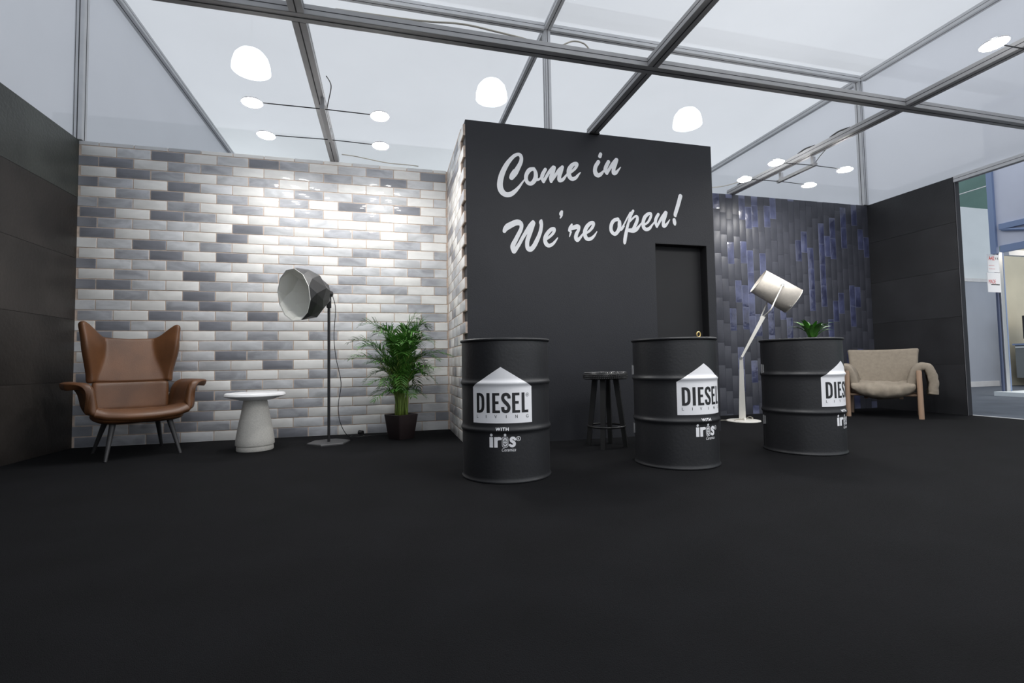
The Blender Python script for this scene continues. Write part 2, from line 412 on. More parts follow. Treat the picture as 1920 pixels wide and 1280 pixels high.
# ---------------- blue glazed wall ----------------
blue = struct(obj('wall_back_right', newbox(XB1-.02, XR+.02, D-.001, D+.1, -.04, ZT-.004), M['grout_blue']))
def blue_mat(name, cols, rough, bump, coat):
    m = bpy.data.materials.new(name); m.use_nodes = True; nt = m.node_tree; N = nt.nodes; L = nt.links
    b = N['Principled BSDF']; b.inputs['Roughness'].default_value = rough; b.inputs['Coat Weight'].default_value = coat; b.inputs['Coat Roughness'].default_value = .04
    tc = N.new('ShaderNodeTexCoord'); oi = N.new('ShaderNodeObjectInfo'); mu = N.new('ShaderNodeMath'); mu.operation = 'MULTIPLY'; mu.inputs[1].default_value = 71.0
    ad = N.new('ShaderNodeVectorMath'); ad.operation = 'ADD'; L.new(oi.outputs['Random'], mu.inputs[0]); L.new(tc.outputs['Object'], ad.inputs[0]); L.new(mu.outputs[0], ad.inputs[1])
    n = N.new('ShaderNodeTexNoise'); n.inputs['Scale'].default_value = 6; n.inputs['Detail'].default_value = 3; L.new(ad.outputs[0], n.inputs[0])
    r = N.new('ShaderNodeValToRGB'); e = r.color_ramp.elements; e[0].position = .36; e[0].color = (*cols[0], 1); e[1].position = .66; e[1].color = (*cols[1], 1)
    L.new(n.outputs[0], r.inputs[0])
    sp = N.new('ShaderNodeSeparateXYZ'); L.new(tc.outputs['Generated'], sp.inputs[0])
    def edgef(sock, w):
        s = N.new('ShaderNodeMath'); s.operation = 'SUBTRACT'; s.inputs[1].default_value = .5; L.new(sock, s.inputs[0])
        a = N.new('ShaderNodeMath'); a.operation = 'ABSOLUTE'; L.new(s.outputs[0], a.inputs[0])
        g = N.new('ShaderNodeMapRange'); g.inputs['From Min'].default_value = .5-w; g.inputs['From Max'].default_value = .5; L.new(a.outputs[0], g.inputs[0]); return g.outputs[0]
    mx = N.new('ShaderNodeMath'); mx.operation = 'MAXIMUM'; L.new(edgef(sp.outputs[0], .09), mx.inputs[0]); L.new(edgef(sp.outputs[2], .03), mx.inputs[1])
    k = N.new('ShaderNodeMath'); k.operation = 'MULTIPLY'; k.inputs[1].default_value = cols[3]; L.new(mx.outputs[0], k.inputs[0])
    mix = N.new('ShaderNodeMix'); mix.data_type = 'RGBA'; mix.inputs['B'].default_value = (*cols[2], 1)
    L.new(k.outputs[0], mix.inputs['Factor']); L.new(r.outputs[0], mix.inputs['A'])
    L.new(mix.outputs['Result'], b.inputs['Base Color'])
    n2 = N.new('ShaderNodeTexNoise'); n2.inputs['Scale'].default_value = 14; n2.inputs['Detail'].default_value = 2; L.new(ad.outputs[0], n2.inputs[0])
    bp = N.new('ShaderNodeBump'); bp.inputs['Strength'].default_value = bump; bp.inputs['Distance'].default_value = .012
    L.new(n2.outputs[0], bp.inputs['Height']); L.new(bp.outputs[0], b.inputs['Normal']); L.new(bp.outputs[0], b.inputs['Coat Normal'])
    return m
TB = blue_mat('glazed_tile_cobalt', ((.028, .032, .070), (.072, .082, .165), (.17, .185, .28), .75), .3, .6, .7)
TD = blue_mat('matt_tile_slate', ((.040, .042, .054), (.053, .055, .070), (.072, .076, .10), .15), .42, .08, 0)
TW = BW+.004
def tile_mesh(wid, hei, mat):
    return to_mesh('tile', newbox(-wid/2, wid/2, 0, .018, -hei/2, hei/2, .0009), mat, 'sharp')
tcache = {}; tiles = []
cw = .0985; x = XR-cw; col = 0
while x > XB1-cw:
    off = random.random()
    z = ZT+off*TW-TW*0
    while z > .004:
        z1, z0 = min(z, ZT-.002), max(z-TW, .004)
        if z1-z0 > .02:
            isb = random.random() < .28
            tiles.append((max(x, XB1+.001), x+cw, z0, z1, isb))
        z -= TW
    x -= cw; col += 1
tiles.sort(key=lambda q: (q[1]-q[0])*(q[3]-q[2])+(0 if q[0] < 5.6 or q[2] > .75 else -.01)+(-.01 if q[0] < 3.5 and q[3] < 1.2 else 0), reverse=True)
rb = bmesh.new()
for n, (x0, x1, z0, z1, isb) in enumerate(tiles):
    x0 += .001; x1 -= .001; z0 += .001; z1 -= .001; yj = random.uniform(-.0008, .0008)
    if n < 299:
        key = (round(x1-x0, 3), round(z1-z0, 3), isb)
        if key not in tcache: tcache[key] = tile_mesh(x1-x0, z1-z0, TB if isb else TD)
        link('tile', tcache[key], blue, ((x0+x1)/2, D-.004+yj, (z0+z1)/2), (math.radians(random.gauss(0, .10)), 0, math.radians(random.gauss(0, .4 if isb else .1))))
    else:
        nf = len(rb.faces); box(rb, x0, x1, D-.004+yj, D+.014, z0, z1); 
        for f in list(rb.faces)[nf:]: f.material_index = int(isb)
o = obj('tile_remainder', rb, [TD, TB], blue); o['kind'] = 'stuff'

# ---------------- slab walls at left and right ----------------
lw = struct(obj('wall_left', newbox(XL-.12, XL-.012, -3.0, D+.1, -.04, ZT-.003), M['grout_dark']))  # unseen front stretch lengthened to cut light on the left bricks
zs = [0, .605, 1.18, 1.755, 2.33, ZT]
for k in range(5):
    for j, (a, b) in enumerate(((D-1.18, D+.002), (D-2.36, D-1.18), (D-3.54, D-2.36), (-3.0, D-3.54))):
        obj('slab', newbox(XL-.0135, XL-.0005*((k+j) % 2), a+.001, b-.001, zs[k]+.001, zs[k+1]-.001, .001), M['slab_green'] if k == 4 else M['slab_left'], lw)
rw = struct(obj('wall_right', newbox(XR+.012, XR+.069, YE+.002, D+.1, -.04, ZT-.003), M['grout_dark']))
for k in range(5):
    obj('slab', newbox(XR, XR+.0135, YE, D+.002, zs[k]+.001, zs[k+1]-.001, .001), M['slab_right'], rw)
struct(obj('trim_2', newbox(XR+.002, XR+.07, YE-.012, YE-.001, 0, ZT, .002), M['black_paint']))
struct(obj('trim_3', newbox(XR-.0008, XR+.0022, YE-.0125, YE-.0095, 0, ZT), M['groove_grey']))

# ---------------- fabric ceiling and upper side panels ----------------
def sheet(name, p0, ux, uy, nu, nv, amp, nrm, mat, parent=None):
    bm = bmesh.new(); p0, ux, uy, nrm = map(Vector, (p0, ux, uy, nrm))
    def fn(u, v):
        p = p0+ux*u+uy*v; return p+nrm*amp*noise.noise(p*1.3)*math.sin(PI*u)**.4*math.sin(PI*v)**.4 if 0 < u < 1 and 0 < v < 1 else p
    grid(bm, nu, nv, fn); return obj(name, bm, mat, parent, smooth='all')
YB = 12.5; YF = -2.0
ce = struct(thing('ceiling', '', '')); del ce['label']; del ce['category']
for (a, b) in ((XL, XM), (XM, XR)):
    for (c, d) in ((D, YB), (YF, D)):
        sheet('fabric_panel', (a, c, ZU+.055), (b-a, 0, 0), (0, d-c, 0), 30, 30, .05, (0, 0, 1), M['fabric'], ce)
wu = struct(thing('wall_upper_left', '', '')); del wu['label']; del wu['category']
for (c, d) in ((D, YB), (YF, D)):
    sheet('fabric_panel', (XL-.05, c, ZT-.05), (0, d-c, 0), (0, 0, ZU-ZT+.1), 24, 12, .02, (1, 0, 0), M['fascia_fabric'], wu)
wr = struct(thing('wall_upper_right', '', '')); del wr['label']; del wr['category']
for (c, d) in ((D, YB), (YF, D)):
    sheet('fabric_panel', (XR+.05, c, ZT+.0), (0, d-c, 0), (0, 0, ZU-ZT+.05), 24, 12, .02, (1, 0, 0), M['fascia_fabric'], wr)
wb = struct(sheet('wall_upper_back', (XL, YB, -.04), (XR-XL, 0, 0), (0, 0, ZU+.09), 30, 16, .03, (0, 1, 0), M['fascia_fabric']))

# ---------------- aluminium framework ----------------
fr = thing('stand_framework', 'grey aluminium beam and post framework carrying the white fabric roof over the stand', 'framework')
def beam_x(x0, x1, y, z, w=.088, h=.066, mat='alu'):
    bm = newbox(x0, x1, y-w/2, y+w/2, z, z+h, .004)
    o = obj('beam', bm, M[mat], fr)
    g = newbox(x0, x1, y-.004, y+.004, z-.0012, z+.002)
    for s in (-1, 1): box(g, x0, x1, y+s*(w/2-.002)-.003, y+s*(w/2-.002)+.003, z+h*.5-.0025, z+h*.5+.0025)
    obj('groove', g, M['groove'], o); return o
def beam_y(y0, y1, x, z, w=.088, h=.066, mat='alu'):
    bm = newbox(x-w/2, x+w/2, y0, y1, z, z+h, .004)
    o = obj('beam', bm, M[mat], fr)
    g = newbox(x-.004, x+.004, y0, y1, z-.0012, z+.002)
    for s in (-1, 1): box(g, x+s*(w/2-.002)-.003, x+s*(w/2-.002)+.003, y0, y1, z+h*.5-.0025, z+h*.5+.0025)
    obj('groove', g, M['groove'], o); return o
X1, X2, X3 = -.527, 1.922, 4.417
beam_x(XL-.04, XR+.04, YA, ZT)
for x, y in ((X1, D+.05), (X2, Y1+.06), (X3, D+.05)):
    beam_y(YA+.045, y, x, ZT); beam_y(YF, YA-.045, x, ZT)
beam_y(YF, YE-.002, XR+.03, ZT-.07, h=.075, w=.07, mat='alu_light')
for x in (XL+.0, XM, XR-.0):
    beam_y(YF, D-.04, x, ZU-.03, h=.08, w=.08, mat='alu_light'); beam_y(D+.04, YB, x, ZU-.03, h=.08, w=.08, mat='alu_light')
beam_x(XL+.04, XM-.04, D, ZU-.03, h=.08, w=.08, mat='alu_light'); beam_x(XM+.04, XR-.04, D, ZU-.03, h=.08, w=.08, mat='alu_light')
for x in (XL-.01, XM, XR-.02):
    z0 = ZT+.001
    o = obj('post', newbox(x-.04, x+.04, D-.02, D+.06, z0, ZU+.05, .006), M['alu_light'], fr)
    g = newbox(x-.004, x+.004, D-.0212, D-.018, z0, ZU+.05); box(g, x+.0385, x+.0412, D+.016, D+.024, z0, ZU); box(g, x-.0412, x-.0385, D+.016, D+.024, z0, ZU)
    box(g, x-.03, x-.026, D-.0212, D-.018, z0, ZU+.05)
    obj('groove', g, M['groove'], o)
obj('end_clamp', newbox(X2-.05, X2+.05, Y1-.03, Y1+.02, ZT-.012, ZT-.001, .002), M['black_metal'], fr)
def wire(name, pts, r, mat, parent, k=6): return obj(name, tube(bmesh.new(), catmull(pts, k), r, 6), M[mat], parent, smooth='all')
wire('cable_run', [(-.3, YA-.03, ZT+.07), (.2, YA-.03, ZT+.08), (.5, YA-.03, ZT+.105), (.75, YA-.035, ZT+.085), (.95, YA-.03, ZT+.07)], .006, 'cable_pale', fr)
wire('cable_run', [(1.22, YA-.03, ZT+.07), (1.30, YA-.03, ZT+.11), (1.38, YA-.03, ZT+.105), (1.42, YA-.03, ZT+.07)], .005, 'cable_pale', fr)
wire('cable_run', [(-.45, D-.03, ZT+.07), (-.3, D-.03, ZT+.06), (0, D-.02, ZT+.025), (.25, D-.02, ZT+.02), (.35, D-.02, ZT+.015)], .005, 'cable_pale', fr)
wire('cable_run', [(X3-.05, D-.2, ZT+.09), (X3-.25, D-.1, ZT+.05), (X3-.6, D-.05, ZT+.02), (X3-.9, D-.05, ZT+.01)], .005, 'cable_pale', fr)
for (x, y) in ((X3-.03, 3.65), (X3-.03, 4.05), (X3-.03, 5.0)):
    wire('cable_tie', [(x, y, ZT+.068), (x+.0, y+.12, ZT+.085), (x+.0, y+.22, ZT+.07)], .008, 'cable', fr)

# ---------------- lamps ----------------
def disc_bm():
    bm = bmesh.new(); lathe(bm, [(0, .012), (.060, .012), (.072, .007), (.076, .003), (.0765, -.002), (.0752, -.004)], 32); return bm
DISCM = to_mesh('lamp_disc', disc_bm(), M['steel'], 'all')
M['fill_glow_top'] = material('fill_glow_top', (1, 1, 1), .5, emit=(1, .985, .96), estr=DISC*.5)  # unseen glow added above the discs to brighten fabric and beams
TOPM = to_mesh('upper_fill_glow', lathe(bmesh.new(), [(.060, .0125), (.03, .0145), (0, .015)], 32), M['fill_glow_top'], 'all')
def glow_bm():
    bm = bmesh.new(); lathe(bm, [(.0752, -.0038), (.070, -.009), (.055, -.012), (0, -.0135)], 32); return bm
GLOWM = to_mesh('glass', glow_bm(), M['lamp_glow'], 'all')
def lamp_bar(label, cx, rods, ycab):
    t = thing('spotlight_bar', label, 'ceiling light', (cx, (rods[0][0]+rods[1][0])/2, ZT), group='disc spotlights under the beams')
    y0, y1 = rods[0][0], rods[1][0]; m = (y0+y1)/2; z = -.105
    obj('bar', newbox(-.019, .019, y0-m-.03, y1-m+.03, z, z+.032, .002), M['alu'], t)
    for yy in (y0-m, y1-m-.03):
        obj('bracket', newbox(-.016, .016, yy-.012, yy+.022, z+.03, .0, .002), M['steel'], t)
    for yr, xa, xb, zz in rods:
        obj('rod', tube(bmesh.new(), [(xa-cx+.076, yr-m, z+.004+zz), (0, yr-m, z+.012), (xb-cx-.076, yr-m, z+.004+zz)], .0042, 8), M['black_metal'], t)
        for xx in (xa, xb):
            o = link('lamp_disc', DISCM, t, (xx-cx, yr-m, z+zz)); o.rotation_euler = (math.radians(random.uniform(-3, 3)), math.radians(random.uniform(-4, 4)), 0); link('glass', GLOWM, o); link('upper_fill_glow', TOPM, o)
    wire('cable', [(.03, y0-m+.02, z+.03), (.05, y0-m-.02, z+.09), (.075, y0-m-.1, z+.16), (.05, y0-m-.2, .07)], .004, 'cable', t)
    return t
lamp_bar('four bright discs on thin rods under the left beam, above the pale brick wall', X1+.035, [(4.09, -1.01, -.045, .005), (4.64, -1.03, -.045, .0)], 0)
lamp_bar('four bright discs on thin rods under the right beam, above the blue tiled wall', X3+.06, [(4.16, 3.99, 4.90, .0), (4.63, 3.99, 4.90, .0)], 0)
lamp_bar('bright disc lamp on a rod at the upper right corner of the frame', X3+.03, [(1.62, 3.95, 4.9, .0), (2.225, 3.93, 4.93, .0)], 0)
lamp_bar('four bright discs on thin rods under the middle beam that meets the black wall', X2+.03, [(1.5, 1.45, 2.42, 0), (2.05, 1.45, 2.42, 0)], 0)
for (x, y, lab) in ((-2.55, 10.25, 'leftmost glowing hall lamp behind the fabric roof, above the left disc lamps'), (2.27, 10.2, 'middle glowing hall lamp behind the fabric roof, left of the black wall top'), (7.26, 10.3, 'rightmost glowing hall lamp behind the fabric roof, above the black wall')):
    t = thing('hall_lamp', lab, 'hall lamp', (x, y, 6.55), group='dome lamps of the hall roof')
    obj('dome', lathe(bmesh.new(), [(.0, .42), (.12, .41), (.22, .36), (.30, .26), (.34, .12), (.35, 0)], 32), M['hall_glow'], t, smooth='all')
    obj('diffuser', lathe(bmesh.new(), [(.35, 0), (.2, -.03), (0, -.04)], 32), M['hall_glow'], t, smooth='all')
    obj('hanger', tube(bmesh.new(), [(0, 0, .42), (0, 0, 2.2)], .012, 8), M['alu'], t)

struct(obj('trim_5', newbox(-14, 34, 10.1, 10.4, 8.745, 9.0), M['alu']))
# ================= materials of the things =================
def leather(name, col):
    m = material(name, col, .42, var=.22, scale=5, bump=.07, bscale=160, spec=.45); return m
M['tan'] = leather('tan_leather', (.115, .048, .019))
M['tan_dark'] = material('tan_leather_seam', (.20, .10, .055), .6)
M['chair_leg'] = material('dark_stained_ash', (.03, .03, .032), .5, var=.2, scale=12, stretch=(1, 1, .1))
M['stone'] = material('speckled_cement', (.60, .58, .54), .75, var=.1, scale=120, bump=.2, bscale=300)
M['white_top'] = material('white_glazed_top', (.86, .86, .87), .4, var=.05, scale=8)
M['shade_black'] = material('shade_black', (.030, .030, .031), .45, spec=.45)
M['shade_white'] = material('shade_white_inside', (.86, .86, .81), .5)
M['shade_edge'] = material('shade_rim_white', (.72, .72, .69), .5)
M['pot'] = material('pot_brown_black', (.030, .021, .022), .42, var=.1, scale=4)
M['soil'] = material('bark_soil', (.16, .10, .055), .95, var=.6, scale=60, bump=1, bscale=60)
M['leaf'] = material('palm_green', (.055, .17, .022), .5, var=.6, scale=6, spec=.35, rand=.25)
M['leaf2'] = material('leaf_fresh_green', (.065, .20, .03), .4, var=.3, scale=10, spec=.4, rand=.2)
M['cane'] = material('palm_cane', (.17, .25, .05), .5, var=.25, scale=10)
M['drum'] = material('drum_black', (.0185, .019, .0215), .46, .0, var=.06, scale=5, bump=.10, bscale=60, spec=.5)
M['sticker'] = material('sticker_white', (.92, .92, .95), .42, spec=.4)
M['print_black'] = material('print_black', (.018, .018, .02), .5)
M['brass'] = material('brass', (.75, .55, .22), .3, .9)
M['stool'] = material('stool_black', (.018, .018, .018), .35, spec=.5)
M['lamp_white'] = material('lamp_warm_white', (.78, .76, .71), .45)
M['shade_cream'] = material('shade_cream_fabric', (.76, .70, .62), .8, var=.05, scale=40)
M['linen'] = material('linen_beige', (.26, .222, .176), .9, var=.1, scale=14, bump=.35, bscale=26)
M['linen_plain'] = material('linen_beige_flat', (.26, .222, .176), .9, var=.08, scale=30, bump=.12, bscale=240)
M['oak'] = material('pale_oak', (.31, .205, .14), .55, var=.2, scale=10, stretch=(1, 1, .12))

# ================= wing chair =================
def wing_chair():
    t = thing('wing_armchair', 'tan leather wing armchair with flared arms on dark splayed legs', 'armchair', (-2.06, 4.82, 0), math.atan2(.547, .837))
    def sm(a, b, x):
        x = max(0, min(1, (x-a)/(b-a))); return x*x*(3-2*x)
    # backrest: central panel and two wings
    def backp(u, v):
        s = 2*u-1; au = abs(s)
        w = .268+(.352-.268)*v**1.05
        x = s*w
        zt = 1.012+.128*sm(.46, .97, au)-.02*(1-au)
        if au > .94: zt -= .03*(au-.94)/.06
        z = .60+(zt-.60)*v
        s0 = .50+.42*(1-v)**1.9; k = max(0, (au-s0)/(1-s0+.02))
        y = .225+.115*v-.15*k**.85*(.25+.75*sm(0, .7, v))
        return Vector((x, y, z))
    bm = bmesh.new(); grid(bm, 41, 19, backp)
    o = obj('backrest', bm, M['tan'], t, smooth='all'); mod_solid(o, .062, 1); mod_subsurf(o, 1)
    for sgn in (-1, 1):
        pts = []
        for i in range(13):
            v = .02+.93*i/12; s = sgn*(.50+.42*(1-v)**1.9); p = backp((s+1)/2, v); pts.append(p+Vector((0, -.001, 0)))
        obj('seam', tube(bmesh.new(), pts, .0035, 6), M['tan_dark'], o, smooth='all')
    # seat shell: one sweep from arm tip over the seat to arm tip
    prof = [(-.478, .600, 1), (-.445, .610, 1), (-.405, .610, 1), (-.370, .592, 1), (-.346, .552, 1), (-.332, .50, .9), (-.322, .445, .6), (-.298, .402, .2), (-.24, .382, 0), (-.12, .375, 0), (0, .373, 0)]
    prof = prof+[(-x, z, k) for x, z, k in prof[-2::-1]]
    n = len(prof)
    def seat(u, v):
        i = u*(n-1); a = int(min(n-2, math.floor(i))); f = i-a
        x = prof[a][0]*(1-f)+prof[a+1][0]*f; z = prof[a][1]*(1-f)+prof[a+1][1]*f
        y = -.335+v*.60
        fr = max(0, 1-v/.30)            # towards the front lip the arm melts into the seat
        arm = max(0, z-.40)
        z = z-arm*sm(.42, 1, fr)*.90-.022
        ax = abs(x)
        if ax > .31:
            x = math.copysign(.31+(ax-.31)*(1-sm(0, .62, fr)*.80), x)
        flat = 1-min(1, arm/.05)
        z += flat*(.012*sm(0, .2, v)-.030*sm(.2, .9, v))
        if v > .78:   # rise into the lower back
            k = (v-.78)/.22
            x *= 1-.10*k*k
        # rounded lip
        if v < .12: z -= .04*((.12-v)/.12)**2; y += .0
        y += .055*(ax/.31)**2*sm(.5, 1, fr)
        return Vector((x, y, z))
    bm = bmesh.new(); grid(bm, 2*n-1, 17, seat)
    o = obj('seat', bm, M['tan'], t, smooth='all'); mod_solid(o, .058, 0); mod_subsurf(o, 2)
    # lower back panel between seat and backrest
    bm = bmesh.new(); grid(bm, 11, 7, lambda u, v: Vector(((2*u-1)*(.262+.006*v), .185+.042*v-.03*abs(2*u-1)**3, .35+.262*v)))
    o = obj('lumbar_panel', bm, M['tan'], t, smooth='all'); mod_solid(o, .055, 1); mod_subsurf(o, 1)
    o = obj('seat_pan', pillow(bmesh.new(), 0, -.045, .325, .300, .27, .055, e=.45), M['tan'], t, smooth='all')
    for sx in (-1, 1):
        for fx, fy, tx, ty in ((.245, -.31, .185, -.20), (.245, .31, .175, .17)):
            obj('leg', tube(bmesh.new(), [(sx*fx, fy, 0), (sx*tx, ty, .30)], [.0115, .023], 14), M['chair_leg'], t, smooth=True)
    return t
wing_chair()

# ================= side table =================
t = thing('side_table', 'round white topped side table on a speckled grey cement pedestal', 'side table', (-1.105, 4.66, 0))
obj('tabletop', lathe(bmesh.new(), [(0, .492), (.18, .494), (.225, .492), (.236, .484), (.24, .468), (.236, .462), (.12, .428), (0, .426)], 64), M['white_top'], t, smooth=True)
obj('pedestal', lathe(bmesh.new(), [(0, .427), (.092, .427), (.100, .38), (.119, .27), (.122, .262), (.124, .255), (.130, .22), (.150, .10), (.153, .055), (.150, .046), (.1405, .043), (.1405, .037), (.145, .033), (.146, .008), (.142, 0), (0, 0)], 64), M['stone'], t, smooth=True)

# ================= faceted floor lamp =================
t = thing('faceted_floor_lamp', 'black floor lamp with large faceted bowl shade, white inside, before the brick wall', 'floor lamp', (-.52, 4.80, 0))
obj('base', lathe(bmesh.new(), [(0, .016), (.186, .016), (.192, .010), (.192, 0), (0, 0)], 6, Matrix.Rotation(.28, 4, 'Z')), material('base_grey', (.06, .06, .063), .5), t)
obj('pole', tube(bmesh.new(), [(0, 0, .012), (0, 0, 1.345)], .0125, 16), M['black_metal'], t, smooth=True)
obj('joint', newbox(-.020, .020, -.020, .020, 1.255, 1.365, .004), M['black_metal'], t)
A = Vector((-.72, -.67, -.14)).normalized(); Zr = A.to_track_quat('Z', 'Y').to_matrix().to_4x4(); Zr.translation = (0, 0, 1.385)
rr = random.Random(5)
def shade_rings(off):
    prof = [(.03, .03), (.10, .05), (.168, .12), (.222, .215), (.247, .30), (.243, .375)]; prof = [(r*.95, z*.96) for r, z in prof]
    if off: prof = [(.028, .036), (.097, .056), (.163, .125), (.216, .218), (.241, .302), (.240, .376)]; prof = prof if not off else [(r*.95, z*.96) for r, z in prof]
    rr = random.Random(5); R = []; nn = 12
    for k, (r, z) in enumerate(prof):
        j = .13 if 0 < k < len(prof)-1 else 0.0; ring = []
        for i in range(nn):
            a = 2*PI*(i+(.5 if k % 2 else 0))/nn+rr.uniform(-.10, .10)*(j > 0)
            q = r*(1+rr.uniform(-j, j*.5)); zz = z+rr.uniform(-.026, .026)*(j > 0)
            ring.append((q*math.cos(a), q*math.sin(a), zz))
        R.append(ring)
    return R
def shade_bm(off):
    bm = bmesh.new(); R = [[bm.verts.new(p) for p in ring] for ring in shade_rings(off)]; nn = 12
    for k in range(len(R)-1):
        for i in range(nn):
            j = (i+1) % nn
            if k % 2 == 0: bm.faces.new((R[k][i], R[k][j], R[k+1][i])); bm.faces.new((R[k][j], R[k+1][j], R[k+1][i]))
            else: bm.faces.new((R[k][i], R[k][j], R[k+1][j])); bm.faces.new((R[k][i], R[k+1][j], R[k+1][i]))
    bm.faces.new(R[0]); bmesh.ops.transform(bm, matrix=Zr, verts=bm.verts); return bm
sh = obj('lamp_shade', shade_bm(0), M['shade_black'], t)
obj('inner_shade', shade_bm(1), M['shade_white'], sh)['label'] = 'white faceted inside of the shade'
ra = shade_rings(0)[-1]; rbn = shade_rings(1)[-1]; bm = bmesh.new()
o1 = [bm.verts.new(p) for p in ra]; i1 = [bm.verts.new(p) for p in rbn]; o2 = [bm.verts.new(Vector(p)*1.008+Vector((0, 0, .004))) for p in ra]; i2 = [bm.verts.new(Vector(p)*.985+Vector((0, 0, .008))) for p in rbn]
for i in range(12):
    j = (i+1) % 12; bm.faces.new((o1[i], o1[j], o2[j], o2[i])); bm.faces.new((o2[i], o2[j], i2[j], i2[i])); bm.faces.new((i2[i], i2[j], i1[j], i1[i]))
bmesh.ops.transform(bm, matrix=Zr, verts=bm.verts); obj('rim', bm, M['shade_edge'], sh)
bm = lathe(bmesh.new(), [(0, -.028), (.028, -.028), (.034, -.01), (.034, .045), (0, .045)], 12); bmesh.ops.transform(bm, matrix=Zr, verts=bm.verts)
obj('socket', bm, M['black_metal'], t)
wire('cord', [(.03, .03, 1.37), (.055, .03, 1.25), (.04, .05, 1.0), (.055, .06, .80), (.10, .08, .55), (.075, .09, .35), (.085, .10, .20), (.13, .12, .08), (.19, .18, .012), (.26, .26, .006), (.30, .33, .006)], .0035, 'cable', t)
o = obj('plug', tube(bmesh.new(), [(.28, .42, .028), (.245, .445, .028)], [.022, .026], 12), M['cable'], t, smooth=True)
wire('cord_loop', [(.30, .33, .006), (.26, .40, .006), (.19, .40, .006), (.17, .33, .006), (.25, .30, .006), (.40, .33, .006), (.55, .38, .006), (.66, .40, .006)], .0035, 'cable', t)

# ================= potted palm =================
t = thing('potted_palm', 'green palm with feathery fronds in a dark square pot by the brick wall', 'plant', (.135, 4.87, 0), math.radians(38))
bm = bmesh.new()
def sq(bm, s, z, r=.2):
    vs = []
    for cx, cy, a0 in ((1, 1, 0), (-1, 1, 90), (-1, -1, 180), (1, -1, 270)):
        for k in range(4):
            a = math.radians(a0+k*30); rad = s*r; vs.append(bm.verts.new((cx*(s-rad)+rad*math.cos(a), cy*(s-rad)+rad*math.sin(a), z)))
    return vs
rings = [sq(bm, s, z) for s, z in ((.088, 0), (.092, .006), (.118, .21), (.121, .232), (.117, .236), (.110, .232), (.106, .20))]
for a, b in zip(rings, rings[1:]):
    for i in range(16): bm.faces.new((a[i], a[(i+1) % 16], b[(i+1) % 16], b[i]))
bm.faces.new(rings[0][::-1]); bm.faces.new(rings[-1])
obj('pot', bm, M['pot'], t, smooth=True)
obj('soil', lathe(bmesh.new(), [(.0, .221), (.06, .222), (.097, .216), (.097, .20)], 12), M['soil'], t)
rp = random.Random(11)
def frond(az, R, H, P1h, y0, nl=24, L=.17, wd=.0054):
    """returns bmesh of rachis+leaflets, stem bmesh"""
    d = Vector((math.cos(az), math.sin(az), 0)); b0 = Vector((y0[0], y0[1], .215))
    p = [b0, b0+d*(.05*R)+Vector((0, 0, P1h)), b0+d*(.5*R)+Vector((0, 0, max(H, P1h)*1.12)), b0+d*R+Vector((0, 0, H))]
    B = lambda q: p[0]*(1-q)**3+p[1]*3*q*(1-q)**2+p[2]*3*q*q*(1-q)+p[3]*q**3
    stem = tube(bmesh.new(), [B(i/12*.55) for i in range(13)], [.0075-.004*i/12 for i in range(13)], 7)
    bm = bmesh.new(); tube(bm, [B(.34+i/10*.66) for i in range(11)], [.0032-.0022*i/10 for i in range(11)], 5)
    for i in range(nl):
        q = .36+.64*(i+.5)/nl; c = B(q); tan = (B(min(1, q+.02))-B(q-.02)).normalized(); side = tan.cross(Vector((0, 0, 1)))
        if side.length < .1: side = Vector((-d.y, d.x, 0))
        side.normalize(); up = side.cross(tan).normalized()
        l = L*(.45+.55*math.sin(PI*min(1, .18+.85*(i/nl))))*rp.uniform(.85, 1.1)
        for s in (-1, 1):
            dr = (side*s*.72+tan*.72+up*.22).normalized(); dr = (dr+Vector((rp.uniform(-.18, .18), rp.uniform(-.18, .18), rp.uniform(-.15, .2)))).normalized()
            wv = dr.cross(up).normalized()*wd
            a = c; m1 = c+dr*l*.35; m2 = c+dr*l*.7-Vector((0, 0, l*.07)); e = c+dr*l*.98-Vector((0, 0, l*.25))
            v = [bm.verts.new(x) for x in (a+wv*.3, a-wv*.3, m1-wv, m1+wv, m2-wv*.75, m2+wv*.75, e)]
            bm.faces.new((v[0], v[1], v[2], v[3])); bm.faces.new((v[3], v[2], v[4], v[5])); bm.faces.new((v[5], v[4], v[6]))
    return bm, stem
specs = []
th = -math.radians(38)
for k in range(54):
    tier = k/53
    az = k*2.39996+rp.uniform(-.25, .25)
    if tier < .22: R, H, P = rp.uniform(.14, .30), rp.uniform(.70, .86), .58
    elif tier < .55: R, H, P = rp.uniform(.26, .42), rp.uniform(.46, .72), rp.uniform(.42, .60)
    elif tier < .85: R, H, P = rp.uniform(.24, .38), rp.uniform(.26, .50), rp.uniform(.34, .48)
    else: R, H, P = rp.uniform(.22, .34), rp.uniform(.10, .26), .28
    specs.append((az, R, H, P))
specs += [(math.radians(182)+th, .36, .88, .66), (math.radians(172)+th, .46, .72, .6), (math.radians(5)+th, .20, .93, .7), (math.radians(20)+th, .30, .88, .66), (math.radians(-5)+th, .46, .58, .6), (math.radians(190)+th, .44, .56, .5)]
for az, R, H, P in specs:
    if math.sin(az+math.radians(38)) > .3: R *= .68      # the wall is behind
    y0 = (rp.uniform(-.045, .045), rp.uniform(-.045, .045))
    f, s = frond(az, R, H, P, y0, nl=24 if H > .4 else 16, L=.205 if H > .4 else .13)
    st = obj('stem', s, M['cane'], t, smooth='all'); obj('frond', f, M['leaf'], st)
for k in range(14):
    a = rp.uniform(0, 2*PI); r = rp.uniform(.01, .05); h = rp.uniform(.3, .5)
    obj('stem', tube(bmesh.new(), [(r*math.cos(a), r*math.sin(a), .21), (r*1.2*math.cos(a), r*1.2*math.sin(a), .21+h*.5), (r*1.9*math.cos(a), r*1.9*math.sin(a), .21+h)], [.008, .006, .003], 7), M['cane'], t, smooth='all')

